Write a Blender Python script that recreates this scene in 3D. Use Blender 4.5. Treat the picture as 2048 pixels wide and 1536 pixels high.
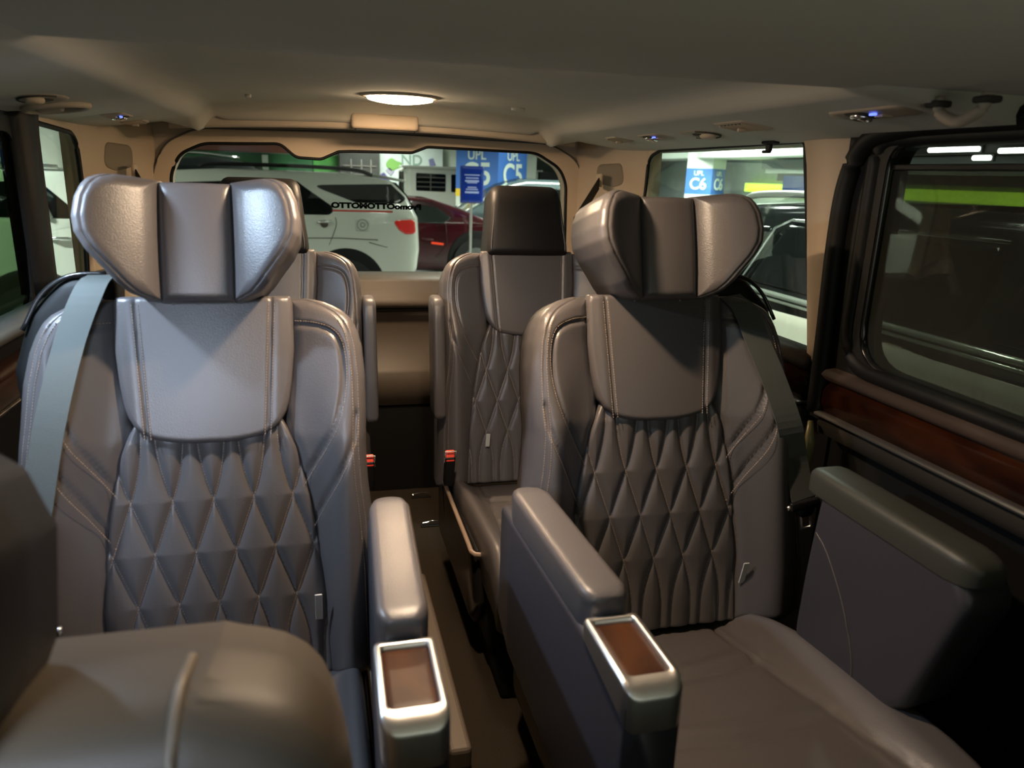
import bpy, bmesh, math, random
import numpy as np
from mathutils import Vector, Matrix, Euler
random.seed(7); np.random.seed(7)
sc = bpy.context.scene
for o in list(bpy.data.objects): bpy.data.objects.remove(o)
COL = sc.collection
FZ = -0.15            # van floor height
GZ = -0.62            # garage floor height

# ------------------------------------------------------------------ camera
def make_camera():
    yaw, pitch, roll, f = 0.258166, 0.273398, 0.0361512, 1490.98
    F = Vector((math.sin(yaw)*math.cos(pitch), math.cos(yaw)*math.cos(pitch), -math.sin(pitch)))
    R = Vector((math.cos(yaw), -math.sin(yaw), 0)); U = R.cross(F)
    R2 = R*math.cos(roll)+U*math.sin(roll); U2 = -R*math.sin(roll)+U*math.cos(roll)
    cd = bpy.data.cameras.new('camera'); cam = bpy.data.objects.new('camera', cd); COL.objects.link(cam)
    m = Matrix((R2, U2, -F)).transposed().to_4x4(); m.translation = Vector((-0.233918, 0, 1.12))
    cam.matrix_world = m
    cd.sensor_width = 36; cd.sensor_fit = 'HORIZONTAL'; cd.lens = f*36/2048; cd.clip_start = .02; cd.clip_end = 200
    cd.dof.use_dof = True; cd.dof.focus_distance = 2.1; cd.dof.aperture_fstop = (f*36/2048/1000)/0.006
    sc.camera = cam
make_camera()
# ------------------------------------------------------------------ world, exposure, large lights
w = bpy.data.worlds.new('world'); sc.world = w; w.use_nodes = True
w.node_tree.nodes['Background'].inputs[0].default_value = (.55, .62, .6, 1)
w.node_tree.nodes['Background'].inputs[1].default_value = 0.004
sc.view_settings.view_transform = 'Standard'; sc.view_settings.look = 'None'
sc.view_settings.gamma = 1; sc.view_settings.use_curve_mapping = False
sc.view_settings.exposure = 0.32
def area(name, loc, rot, sx, sy, power, color, shape='RECTANGLE', spread=None):
    l = bpy.data.lights.new(name, 'AREA'); l.shape = shape; l.size = sx; l.size_y = sy; l.energy = power; l.color = color
    if spread: l.spread = spread
    o = bpy.data.objects.new(name, l); o.location = loc; o.rotation_euler = rot; COL.objects.link(o); return o
WARM = (1.0, .70, .44); COOL = (.56, .74, 1.0)
# warm lamp recessed in the roof just behind the lip of the front roof panel
area('front_dome_light', (-.02, 1.20, 1.301), (0, 0, 0), .05, .03, 8.5, (1.0, .74, .50), 'ELLIPSE')
area('rear_dome_light', (.012, 2.32, 1.296), (0, 0, 0), .16, .10, 7.0, WARM, 'ELLIPSE')
# left roof reading lamp, white LED, switched on (just outside the frame)
area('left_reading_light', (-.80, 1.225, 1.217), (math.radians(10), math.radians(-24), 0), .045, .03, 5.2, (.60, .78, 1.0), 'ELLIPSE', spread=math.radians(150))
# added fill aimed up to lift the ceiling, no windscreen source behind it
area('ceiling_fill_light', (.15, -.55, 1.02), (math.radians(112), 0, 0), 1.2, .3, 1.0, (.95, 1.0, .84), spread=math.radians(120))
area('left_seat_fill_light', (-.74, -.10, 1.18), (math.radians(63), 0, math.radians(-12)), .40, .28, 1.7, (.68, .80, 1.0), spread=math.radians(55))  # added cool fill for the left seat's quilted panel
# fluorescent lighting of the garage
GC = (.92, 1.0, .93)
for gx, gy, pw in ((-4.5, 6.0, 330), (3.0, 6.3, 60), (0, 13.5, 330), (5.2, 10.5, 420), (-5, 14, 200), (5.6, 1.5, 60), (-6.3, 9.8, 330), (1.5, 3.6, 90), (1.2, 18.4, 170), (4.2, 13.2, 120)):
    area('garage_tube_light', (gx, gy, 2.45), (0, 0, 0), 1.3, .15, pw, GC, spread=math.radians(150))

# ------------------------------------------------------------------ materials
MATS = {}
def mat(name, color, rough=.5, metal=0., bump=0., bscale=300., spec=.5, coat=0., var=0., vscale=8., emit=None, estr=0., sheen=0.):
    if name in MATS: return MATS[name]
    m = bpy.data.materials.new(name); m.use_nodes = True; nt = m.node_tree; b = nt.nodes['Principled BSDF']
    b.inputs['Base Color'].default_value = (*color, 1); b.inputs['Roughness'].default_value = rough
    b.inputs['Metallic'].default_value = metal; b.inputs['Specular IOR Level'].default_value = spec
    b.inputs['Coat Weight'].default_value = coat
    if sheen: b.inputs['Sheen Weight'].default_value = sheen
    tc = nt.nodes.new('ShaderNodeTexCoord')
    if bump:
        n = nt.nodes.new('ShaderNodeTexNoise'); n.inputs['Scale'].default_value = bscale; n.inputs['Detail'].default_value = 3
        bp = nt.nodes.new('ShaderNodeBump'); bp.inputs['Strength'].default_value = bump; bp.inputs['Distance'].default_value = .001
        nt.links.new(tc.outputs['Object'], n.inputs['Vector']); nt.links.new(n.outputs['Fac'], bp.inputs['Height'])
        nt.links.new(bp.outputs['Normal'], b.inputs['Normal'])
    if var:
        n = nt.nodes.new('ShaderNodeTexNoise'); n.inputs['Scale'].default_value = vscale; n.inputs['Detail'].default_value = 4
        mx = nt.nodes.new('ShaderNodeMix'); mx.data_type = 'RGBA'
        mx.inputs[6].default_value = (*[c*(1-var) for c in color], 1); mx.inputs[7].default_value = (*[min(1, c*(1+var)) for c in color], 1)
        nt.links.new(tc.outputs['Object'], n.inputs['Vector']); nt.links.new(n.outputs['Fac'], mx.inputs[0])
        nt.links.new(mx.outputs[2], b.inputs['Base Color'])
    if emit:
        b.inputs['Emission Color'].default_value = (*emit, 1); b.inputs['Emission Strength'].default_value = estr
    MATS[name] = m; return m
def wood_mat():
    m = mat('burl_wood', (.06, .02, .008), rough=.22, coat=.25); nt = m.node_tree; b = nt.nodes['Principled BSDF']
    tc = nt.nodes.new('ShaderNodeTexCoord'); mp = nt.nodes.new('ShaderNodeMapping'); mp.inputs['Scale'].default_value = (6, 3, 6)
    n = nt.nodes.new('ShaderNodeTexNoise'); n.inputs['Scale'].default_value = 3; n.inputs['Detail'].default_value = 4; n.inputs['Distortion'].default_value = .6
    r = nt.nodes.new('ShaderNodeValToRGB'); b.inputs['Roughness'].default_value = .42; b.inputs['Coat Weight'].default_value = .0; b.inputs['Specular IOR Level'].default_value = .22; r.color_ramp.elements[0].color = (.022, .006, .003, 1); r.color_ramp.elements[1].color = (.075, .024, .006, 1)
    r.color_ramp.elements[0].position = .3; r.color_ramp.elements[1].position = .75
    nt.links.new(tc.outputs['Object'], mp.inputs['Vector']); nt.links.new(mp.outputs['Vector'], n.inputs['Vector'])
    nt.links.new(n.outputs['Fac'], r.inputs['Fac']); nt.links.new(r.outputs['Color'], b.inputs['Base Color']); return m
def glass_mat(name, tint, refl=.06):
    if name in MATS: return MATS[name]
    m = bpy.data.materials.new(name); m.use_nodes = True; nt = m.node_tree; nt.nodes.clear()
    out = nt.nodes.new('ShaderNodeOutputMaterial'); tr = nt.nodes.new('ShaderNodeBsdfTransparent'); tr.inputs[0].default_value = (*tint, 1)
    gl = nt.nodes.new('ShaderNodeBsdfGlossy'); gl.inputs['Roughness'].default_value = .02; gl.inputs[0].default_value = (1, 1, 1, 1)
    fr = nt.nodes.new('ShaderNodeFresnel'); fr.inputs[0].default_value = 1.45
    mu = nt.nodes.new('ShaderNodeMath'); mu.operation = 'MULTIPLY'; mu.inputs[1].default_value = refl/.04*.6
    mx = nt.nodes.new('ShaderNodeMixShader')
    nt.links.new(fr.outputs[0], mu.inputs[0]); nt.links.new(mu.outputs[0], mx.inputs[0]); nt.links.new(tr.outputs[0], mx.inputs[1]); nt.links.new(gl.outputs[0], mx.inputs[2])
    nt.links.new(mx.outputs[0], out.inputs[0]); MATS[name] = m; return m
LEATHER = mat('taupe_leather', (.092, .083, .084), rough=.37, bump=.35, bscale=420, spec=.62)
LEATHER_D = mat('dark_leather', (.040, .038, .046), rough=.42, bump=.3, bscale=420, spec=.5)
THREAD = mat('tan_thread', (.42, .31, .22), rough=.7)
PLAST = mat('black_plastic', (.006, .006, .006), rough=.55, bump=.2, bscale=500, spec=.25)
PLASTG = mat('gloss_black_plastic', (.012, .011, .011), rough=.22)
BEIGE = mat('beige_trim', (.47, .37, .265), rough=.62, bump=.25, bscale=350)
BEIGE_S = mat('beige_side_trim', (.40, .33, .25), rough=.65, bump=.25, bscale=350)
HEADL = mat('headliner_fabric', (.50, .47, .39), rough=.95, bump=.5, bscale=900, spec=.1, sheen=.2)
CHROME = mat('satin_silver', (.80, .78, .75), rough=.36, metal=1.)
CHROMEB = mat('chrome', (.85, .85, .85), rough=.08, metal=1.)
WOOD = wood_mat(); WOODD = WOOD.copy(); WOODD.name = 'dark_burl_wood'
for n_ in WOODD.node_tree.nodes:
    if n_.type == 'VALTORGB': n_.color_ramp.elements[0].color = (.012, .003, .0015, 1); n_.color_ramp.elements[1].color = (.045, .012, .004, 1)
WOODD.node_tree.nodes['Principled BSDF'].inputs['Roughness'].default_value = .25
BELT = mat('grey_seat_belt', (.080, .088, .082), rough=.75, bump=.5, bscale=700)
CARPET = mat('brown_carpet', (.028, .022, .016), rough=1., bump=1., bscale=900, spec=.05, var=.35, vscale=300)
REDP = mat('red_button', (.85, .06, .03), rough=.4)
LED = mat('blue_led', (.05, .1, .8), emit=(.10, .16, 1.), estr=2.2)
LAMP = mat('dome_lens', (1, .9, .8), emit=(1.0, .74, .46), estr=42.)
TUBE = mat('tube_glow', (1, 1, 1), emit=(.9, 1., .93), estr=14.)
LABEL = mat('pale_tag', (.5, .5, .47), rough=.7)

# ------------------------------------------------------------------ object helpers
def newobj(name, verts, faces, material, parent=None, smooth=True, mats=None, fmi=None):
    me = bpy.data.meshes.new(name); me.from_pydata([tuple(map(float, v)) for v in verts], [], [tuple(int(i) for i in f) for f in faces])
    if mats:
        for q in mats: me.materials.append(q)
        me.polygons.foreach_set('material_index', fmi)
    else: me.materials.append(material)
    if smooth: me.polygons.foreach_set('use_smooth', [True]*len(me.polygons))
    me.update(); bm = bmesh.new(); bm.from_mesh(me); bmesh.ops.recalc_face_normals(bm, faces=bm.faces); bm.to_mesh(me); bm.free()
    o = bpy.data.objects.new(name, me); COL.objects.link(o)
    if parent: o.parent = parent
    return o
def thing(name, label, cat, loc=(0, 0, 0), rz=0., group=None):
    o = bpy.data.objects.new(name, None); o.empty_display_size = .1; COL.objects.link(o); o.location = loc; o.rotation_euler = (0, 0, rz)
    o['label'] = label; o['category'] = cat
    if group: o['group'] = group
    return o
def tag(o, label, cat, group=None):
    o['label'] = label; o['category'] = cat
    if group: o['group'] = group
    return o
def struct(o): o['kind'] = 'structure'; return o
def copy_tree(o, parent=None):
    c = o.copy(); COL.objects.link(c); c.parent = parent
    for ch in list(o.children): copy_tree(ch, c)
    return c

class MB:
    def __init__(s): s.v = []; s.f = []
    def add(s, v, f):
        n = len(s.v); s.v += [tuple(map(float, p)) for p in v]; s.f += [tuple(int(i)+n for i in q) for q in f]; return s
    def obj(s, name, m, parent=None, smooth=True): return newobj(name, s.v, s.f, m, parent, smooth)
def edge_dist(P, O):
    A = O; B = np.roll(O, -1, 0); D = B-A; L = (D**2).sum(1)+1e-12
    out = np.full(len(P), 1e9)
    for i in range(0, len(P), 4000):
        q = P[i:i+4000]; t = ((q[:, None, :]-A[None])*D[None]).sum(2)/L; t = np.clip(t, 0, 1)
        d = q[:, None, :]-(A[None]+t[..., None]*D[None]); out[i:i+4000] = np.sqrt((d**2).sum(2)).min(1)
    return out
def line_dist(P, pl):
    A = np.array(pl[:-1], float); B = np.array(pl[1:], float); D = B-A; L = (D**2).sum(1)+1e-12
    t = np.clip(((P[:, None, :]-A[None])*D[None]).sum(2)/L, 0, 1); d = P[:, None, :]-(A[None]+t[..., None]*D[None])
    return np.sqrt((d**2).sum(2)).min(1)
def rollf(d, r):
    x = np.clip(r-d, 0, r); return r-np.sqrt(np.maximum(r*r-x*x, 0))
def smooth_curve(pts, n=8):
    pts = [np.array(p, float) for p in pts]; out = []
    P = [2*pts[0]-pts[1]]+pts+[2*pts[-1]-pts[-2]]
    for i in range(1, len(P)-2):
        p0, p1, p2, p3 = P[i-1:i+3]
        for k in range(n):
            t = k/n; out.append(.5*((2*p1)+(-p0+p2)*t+(2*p0-5*p1+4*p2-p3)*t*t+(-p0+3*p1-3*p2+p3)*t**3))
    out.append(pts[-1]); return np.array(out)
def round_poly(pts, r, seg=6):
    pts = [np.array(p, float) for p in pts]; n = len(pts); out = []
    rr = r if isinstance(r, (list, tuple)) else [r]*n
    for i in range(n):
        a, p, b = pts[i-1], pts[i], pts[(i+1) % n]; u = a-p; v = b-p; lu = np.linalg.norm(u); lv = np.linalg.norm(v)
        u /= lu; v /= lv; ri = rr[i]
        if ri <= 0: out.append(p); continue
        ang = math.acos(max(-1, min(1, float(u@v)))); t = min(ri/math.tan(ang/2), lu*.49, lv*.49)
        A = p+u*t; B = p+v*t
        for k in range(seg+1):
            s = k/seg; out.append((1-s)**2*A+2*s*(1-s)*p+s*s*B)
    return np.array(out)
def resample(poly, step):
    out = []
    for i in range(len(poly)):
        a = poly[i]; b = poly[(i+1) % len(poly)]; n = max(1, int(np.linalg.norm(b-a)/step))
        for k in range(n): out.append(a+(b-a)*k/n)
    return np.array(out)
def gridpad(ui, uo, v0, v1, nv, nu, W, roll, depth, fmap, uni=False):
    """closed padded panel: front surface w=W(u,v) between the edges ui(v), uo(v), rolled edges, flat back"""
    t = np.linspace(0, 1, nv+1); tt = t if uni else .5*(t+(1-np.cos(np.pi*t))/2); vs = v0+(v1-v0)*tt
    s = np.linspace(0, 1, nu+1); ss = s if uni else .5*(s+(1-np.cos(np.pi*s))/2)
    a = np.array([ui(v) for v in vs]); b = np.array([uo(v) for v in vs])
    U = a[:, None]+(b-a)[:, None]*ss[None]; V = np.repeat(vs[:, None], nu+1, 1); P = np.stack([U.ravel(), V.ravel()], 1)
    idx = np.arange((nv+1)*(nu+1)).reshape(nv+1, nu+1)
    loop = np.concatenate([idx[0, :], idx[1:, -1], idx[-1, -2::-1], idx[-2:0:-1, 0]])
    d = edge_dist(P, P[loop]); w_ = W(P[:, 0], P[:, 1])-rollf(d, roll)
    verts = [fmap(P[i, 0], P[i, 1], w_[i]) for i in range(len(P))]
    q = idx; F = np.stack([q[:-1, :-1].ravel(), q[:-1, 1:].ravel(), q[1:, 1:].ravel(), q[1:, :-1].ravel()], 1).tolist()
    n0 = len(verts); L = len(loop); cen = P.mean(0)
    for i in loop:
        p = P[i]; verts.append(fmap(p[0], p[1], w_[i]-.35*depth))
    for i in loop:
        p = cen+(P[i]-cen)*.97; verts.append(fmap(p[0], p[1], w_[i]-depth))
    for k in range(L):
        k2 = (k+1) % L; F.append((loop[k], n0+k, n0+k2, loop[k2])); F.append((n0+k, n0+L+k, n0+L+k2, n0+k2))
    F.append(tuple(n0+L+k for k in range(L)))
    return verts, F
def pad(outline, W, roll, depth, fmap, nr=12, step=None, cen=None, inset=.97):
    O = resample(outline, step) if step else np.array(outline); n = len(O); c = O.mean(0) if cen is None else np.array(cen)
    ts = [(k/nr)**1.7 for k in range(nr)]
    P = np.concatenate([c+(O-c)*(1-t) for t in ts]+[c[None]]); d = edge_dist(P, O); w_ = W(P[:, 0], P[:, 1])-rollf(d, roll)
    verts = [fmap(P[i, 0], P[i, 1], w_[i]) for i in range(len(P))]; F = []
    for k in range(nr-1):
        for j in range(n):
            j2 = (j+1) % n; F.append((k*n+j, k*n+j2, (k+1)*n+j2, (k+1)*n+j))
    ci = nr*n
    for j in range(n): F.append(((nr-1)*n+j, (nr-1)*n+(j+1) % n, ci))
    n0 = len(verts)
    for j in range(n): verts.append(fmap(*(c+(O[j]-c)*inset), w_[j]-depth))
    for j in range(n): F.append((j, n0+j, n0+(j+1) % n, (j+1) % n))
    F.append(tuple(n0+j for j in range(n)))
    return verts, F
def loft(rings, cap=True):
    n = len(rings[0]); V = [p for r in rings for p in r]; F = []
    for k in range(len(rings)-1):
        for j in range(n):
            j2 = (j+1) % n; F.append((k*n+j, k*n+j2, (k+1)*n+j2, (k+1)*n+j))
    if cap:
        F.append(tuple(range(n))); F.append(tuple((len(rings)-1)*n+j for j in range(n)))
    return V, F
def tube(pts, r, n=8, closed=False, flat=1.):
    pts = [Vector(p) for p in pts]; N = len(pts); rings = []
    for i, p in enumerate(pts):
        a = pts[i-1] if (i or closed) else p; b = pts[(i+1) % N] if (i < N-1 or closed) else p
        t = (b-a).normalized(); up = Vector((0, 0, 1)) if abs(t.z) < .9 else Vector((1, 0, 0))
        s = t.cross(up).normalized(); u = s.cross(t)
        rr = r[i] if isinstance(r, (list, tuple)) else r
        rings.append([p+s*rr*math.cos(2*math.pi*k/n)+u*rr*flat*math.sin(2*math.pi*k/n) for k in range(n)])
    if closed:
        V, F = loft(rings+[rings[0]], False); return V, F
    return loft(rings)
def box(c, s, bev=.0, rz=0., seg=3, rx=0., ry=0.):
    bm = bmesh.new(); bmesh.ops.create_cube(bm, size=1)
    for v in bm.verts: v.co = Vector((v.co.x*s[0], v.co.y*s[1], v.co.z*s[2]))
    if bev: bmesh.ops.bevel(bm, geom=list(bm.edges), offset=min(bev, min(s)*.49), segments=seg, affect='EDGES', profile=.5)
    M = Matrix.Translation(Vector(c)) @ Euler((rx, ry, rz)).to_matrix().to_4x4(); bm.transform(M)
    bm.verts.index_update(); V = [v.co.copy() for v in bm.verts]; F = [tuple(v.index for v in f.verts) for f in bm.faces]; bm.free(); return V, F
def boxo(name, c, s, m, parent=None, bev=.004, **k):
    V, F = box(c, s, bev, **k); return newobj(name, V, F, m, parent, smooth=False)
def disc(c, r, depth, axis='y', n=32, r2=None):
    ax = {'x': (0, 1, 0, 2), 'y': (1, 0, 0, 2), 'z': (2, 0, 0, 1)}[axis]; i, j, k = ax[0], ax[1], ax[3]
    if axis == 'x': i, j, k = 0, 1, 2
    V = []
    for h, rad in ((-depth/2, r), (depth/2, r2 or r)):
        for q in range(n):
            p = [0, 0, 0]; p[i] = c[i]+h; p[j] = c[j]+rad*math.cos(2*math.pi*q/n); p[k] = c[k]+rad*math.sin(2*math.pi*q/n); V.append(p)
    F = [(q, (q+1) % n, n+(q+1) % n, n+q) for q in range(n)]+[tuple(range(n)), tuple(range(n, 2*n))]; return V, F
def dashes(curves, mb, ln=.0032, gap=.0018, r=.0006, lift=0.):
    for c in curves:
        c = [Vector(p) for p in c]; acc = 0.
        seg = []; 
        for a, b in zip(c[:-1], c[1:]):
            L = (b-a).length
            if L < 1e-6: continue
            s = -acc
            while s < L:
                s0 = max(s, 0); s1 = min(s+ln, L)
                if s1-s0 > ln*.4:
                    p = a+(b-a)*(s0/L); q = a+(b-a)*(s1/L); d = (q-p).normalized()
                    sx = d.cross(Vector((0, -1, .2))).normalized()*r; n = Vector((0, -1, .2)).normalized()*r*1.2
                    if sx.length < 1e-7: sx = Vector((r, 0, 0))
                    V = [p+sx-n, p-sx-n, p-sx*.6+n, p+sx*.6+n, q+sx-n, q-sx-n, q-sx*.6+n, q+sx*.6+n]
                    mb.add(V, [(0, 1, 2, 3), (4, 5, 6, 7), (2, 3, 7, 6), (0, 3, 7, 4), (1, 2, 6, 5)])
                s += ln+gap
            acc = L-(s-(ln+gap)) if s > 0 else acc
            acc = min(max(acc, 0), ln+gap)
def text_mesh(name, s, size, m, parent, loc, rot, extrude=.001, flipx=False, sx=1., bold=.0, align='CENTER'):
    cu = bpy.data.curves.new(name+'_c', 'FONT'); cu.body = s; cu.size = size; cu.extrude = extrude; cu.align_x = align; cu.offset = bold
    o = bpy.data.objects.new(name, cu); COL.objects.link(o); dg = bpy.context.evaluated_depsgraph_get()
    me = bpy.data.meshes.new_from_object(o.evaluated_get(dg)); bpy.data.objects.remove(o)
    M = Matrix.Diagonal((sx*(-1 if flipx else 1), 1, 1, 1)); me.transform(M)
    if not me.materials: me.materials.append(m)
    else: me.materials[0] = m
    ob = bpy.data.objects.new(name, me); COL.objects.link(ob); ob.parent = parent; ob.location = loc; ob.rotation_euler = rot; return ob
def prism(poly, axis, a, b):
    n = len(poly); V = []
    for t in (a, b):
        for p in poly: V.append({'x': (t, p[0], p[1]), 'y': (p[0], t, p[1]), 'z': (p[0], p[1], t)}[axis])
    return V, [tuple(range(n)), tuple(range(n, 2*n))]+[(i, (i+1) % n, n+(i+1) % n, n+i) for i in range(n)]
def holed(outer_rect, hole, axis, a, b):
    """plate between a and b along axis: rectangle with a rounded hole"""
    from mathutils.geometry import tessellate_polygon
    (x0, x1, z0, z1) = outer_rect; O = [(x0, z0), (x1, z0), (x1, z1), (x0, z1)]; H = [(float(p[0]), float(p[1])) for p in hole]
    tris = tessellate_polygon([[Vector((p[0], p[1], 0)) for p in O], [Vector((p[0], p[1], 0)) for p in H]])
    P = O+H; n = len(P); mk = lambda p, t: {'x': (t, p[0], p[1]), 'y': (p[0], t, p[1])}[axis]
    V = [mk(p, a) for p in P]+[mk(p, b) for p in P]; F = [tuple(t) for t in tris]+[tuple(n+i for i in t) for t in tris]
    for lo, hi in ((0, 4), (4, n)):
        for i in range(lo, hi):
            j = i+1 if i+1 < hi else lo; F.append((i, j, n+j, n+i))
    return V, F

# ================================================================== VAN SHELL
# floor
V, F = box((0, 1.3, FZ-.03), (1.84, 4.0, .06)); struct(newobj('floor', V, F, CARPET, smooth=False))
# ceiling : lofted cross-sections
def ceiling():
    mb = MB(); xs = [0, .2, .4, .50, .535, .552, .565, .578, .595, .615, .70, .80, .90, .95]
    def zf(x, y):
        if x <= .535: z = 1.330-.024*(x/.535)**2
        elif x <= .595: t = (x-.535)/.06; z = 1.306-.046*(t*t*(3-2*t))
        else: z = 1.260-.14*(x-.6)
        return z
    ys = list(np.linspace(1.02, 2.62, 24))+[2.64, 2.655, 2.665, 2.675, 2.69, 2.72]
    def drop(y, x):
        if y <= 2.62: return 0
        t = min(1, (y-2.62)/.06); q = t*t*(3-2*t); return (.060-.010*(x/.535)**2)*q if x < .535 else .038*q*(1 if x < .6 else max(0, 1-(x-.6)/.06))
    X = [-x for x in xs[::-1]]+xs[1:]
    G = [[(x, y, zf(abs(x), y)-drop(y, abs(x))) for x in X] for y in ys]
    T = [(x, y, 1.39) for y in (ys[0], ys[-1]) for x in (X[0], X[-1])]
    n = len(X); V = [p for r in G for p in r]; F = [(i*n+j, i*n+j+1, (i+1)*n+j+1, (i+1)*n+j) for i in range(len(ys)-1) for j in range(n-1)]
    b = len(V); V += T; N = len(ys)
    F += [(b, b+1, b+3, b+2), tuple(range(n))+(b+1, b), tuple((N-1)*n+j for j in range(n))+(b+3, b+2)]
    F += [tuple(i*n for i in range(N))+(b+2, b), tuple(i*n+n-1 for i in range(N))+(b+3, b+1)]
    struct(newobj('ceiling', V, F, HEADL))
ceiling()
# lower front roof panel with rounded rear lip
prof = [(-.5, 1.36), (-.5, 1.268), (1.03, 1.268)]+[(1.03+.05*math.sin(a), 1.293-.025*math.cos(a)) for a in np.linspace(.1, math.pi/2, 8)]+[(1.085, 1.36)]
def front_roof():
    rings = []
    for x in np.linspace(-.95, .95, 21):
        dy = .105-.105*(x+.95)/1.9+.03*math.cos(x*1.5)
        rings.append([(x, y+(dy if y > 0 else 0), z) for y, z in prof])
    V, F = loft(rings); o = newobj('ceiling', V, F, HEADL); struct(o)
front_roof()
struct(boxo('ceiling', (0, 2.855, 1.335), (1.96, .31, .09), BEIGE_S, bev=0))
# rear header cross-member below the roof
V, F = loft([[(x, y, z) for y, z in ((2.69, 1.30), (2.69, 1.257-.018*(abs(x)/.6)**2), (2.70, 1.250-.020*(abs(x)/.6)**2), (2.90, 1.256), (2.90, 1.32))] for x in np.linspace(-.68, .68, 15)])
struct(newobj('trim_1', V, F, BEIGE_S))
def side_sign(s, hole_q, hole_d, nm):
    pass
def wall_x(name, s, rect, hole, m, x=.90, t=.016):
    V, F = holed(rect, hole, 'x', s*x, s*(x+t)); return struct(newobj(name, V, F, m, smooth=False))
hq = round_poly([(1.50, .715), (2.56, .735), (2.53, 1.196), (2.44, 1.216), (1.64, 1.222)], [.03, .05, .05, .06, .02])
wall_x('wall_right', 1, (1.42, 2.80, .60, 1.30), hq, BEIGE)
hd = round_poly([(-.3, .735), (1.325, .755), (1.325, 1.205), (-.3, 1.208)], [.08, .09, .05, .05])
V, F = holed((-.6, 1.445, .60, 1.235), hd, 'x', .875, .93)
struct(newobj('door_1', V, F, PLAST, smooth=False))
D1 = bpy.data.objects['door_1']
# raised inner lip of the door around the glass
def lip(name, hole, x, off, r, m, parent):
    c = hole.mean(0); pts = []
    for p in hole: pts.append((x, *(p+(p-c)/np.linalg.norm(p-c)*off)))
    V, F = tube(pts, r, 8, closed=True); return newobj(name, V, F, m, parent)
lip('window_lip', hd, .882, .040, .018, PLAST, D1); lip('glass_seal', hd, .885, .004, .008, PLASTG, D1)
# curved outer border of the door (thick rounded weatherstrip)
V, F = tube([(.868, y, z) for y, z in smooth_curve([(1.415, .62), (1.422, .80), (1.432, 1.0), (1.425, 1.13), (1.385, 1.205), (1.30, 1.232), (1.1, 1.238), (.5, 1.238), (0, 1.238)], 6)], .022, 10)
newobj('weatherstrip', V, F, PLAST, D1)
gl = glass_mat('tinted_mesh_glass', (.56, .58, .54), .012)
nt_ = gl.node_tree; df = nt_.nodes.new('ShaderNodeBsdfDiffuse'); df.inputs[0].default_value = (.05, .05, .043, 1); m2 = nt_.nodes.new('ShaderNodeMixShader'); m2.inputs[0].default_value = .30
lk = nt_.nodes['Material Output'].inputs[0].links[0].from_socket; nt_.links.new(lk, m2.inputs[1]); nt_.links.new(df.outputs[0], m2.inputs[2]); nt_.links.new(m2.outputs[0], nt_.nodes['Material Output'].inputs[0])
V, F = prism(hd, 'x', .900, .903); struct(newobj('window_1', V, F, glass_mat('grey_tinted_glass', (.68, .70, .67), .004), smooth=False))
hs = round_poly([(-.3, .735), (1.322, .757), (1.322, 1.158), (-.3, 1.160)], [.08, .09, .01, .01]); V, F = prism(hs, 'x', .893, .895)
tag(newobj('mesh_sunshade', V, F, gl, smooth=False), 'dark see-through mesh sunshade drawn up inside the sliding door window', 'sunshade')
boxo('pull_bar', (.892, .51, 1.161), (.012, 1.62, .012), PLAST, bpy.data.objects['mesh_sunshade'], bev=.003)
gq = glass_mat('quarter_glass', (.88, .93, .89), .008)
V, F = tube([(.901, p[0], p[1]) for p in hq], .006, 6, closed=True); newobj('window_seal', V, F, PLAST, bpy.data.objects['wall_right'])
V, F = prism(hq, 'x', .905, .908); struct(newobj('window_2', V, F, gq, smooth=False))
# rear pillars and lower side panels
struct(boxo('wall_right', (.925, 2.1, .26), (.05, 1.4, .82), PLAST, bev=0)); struct(boxo('wall_right', (.93, .4, .24), (.05, 2.1, .80), PLAST, bev=0))
struct(boxo('wall_left', (-.925, 1.1, .24), (.05, 3.5, .80), PLAST, bev=0))
hb = round_poly([(2.150, .76), (2.46, .76), (2.515, 1.05), (2.505, 1.190), (2.150, 1.205)], [.02, .06, .06, .07, .02])
ha = round_poly([(.9, .78), (2.0, .78), (2.03, 1.0), (2.02, 1.175), (.9, 1.175)], [.05, .05, .3, .06, .05])
wall_x('wall_left', -1, (2.14, 2.80, .60, 1.30), hb, BEIGE); wall_x('wall_left', -1, (-.6, 2.14, .60, 1.30), ha, PLAST)
V, F = tube([(-.901, p[0], p[1]) for p in hb], .007, 6, closed=True); newobj('window_seal', V, F, PLAST, bpy.data.objects['wall_left'])
V, F = prism(hb, 'x', -.905, -.908); struct(newobj('window_3', V, F, gq, smooth=False))
V, F = prism(ha, 'x', -.905, -.908); struct(newobj('window_4', V, F, glass_mat('green_tinted_glass', (.30, .40, .28), .01), smooth=False))
# window ledges on the left
V, F = loft([[(-.90, y, .79), (-.86, y, .785), (-.845, y, .77), (-.86, y, .75), (-.90, y, .74)] for y in (-.2, 1.0, 2.1, 2.65)]); struct(newobj('trim_2', V, F, mat('grey_ledge', (.16, .17, .16), rough=.35)))
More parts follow.
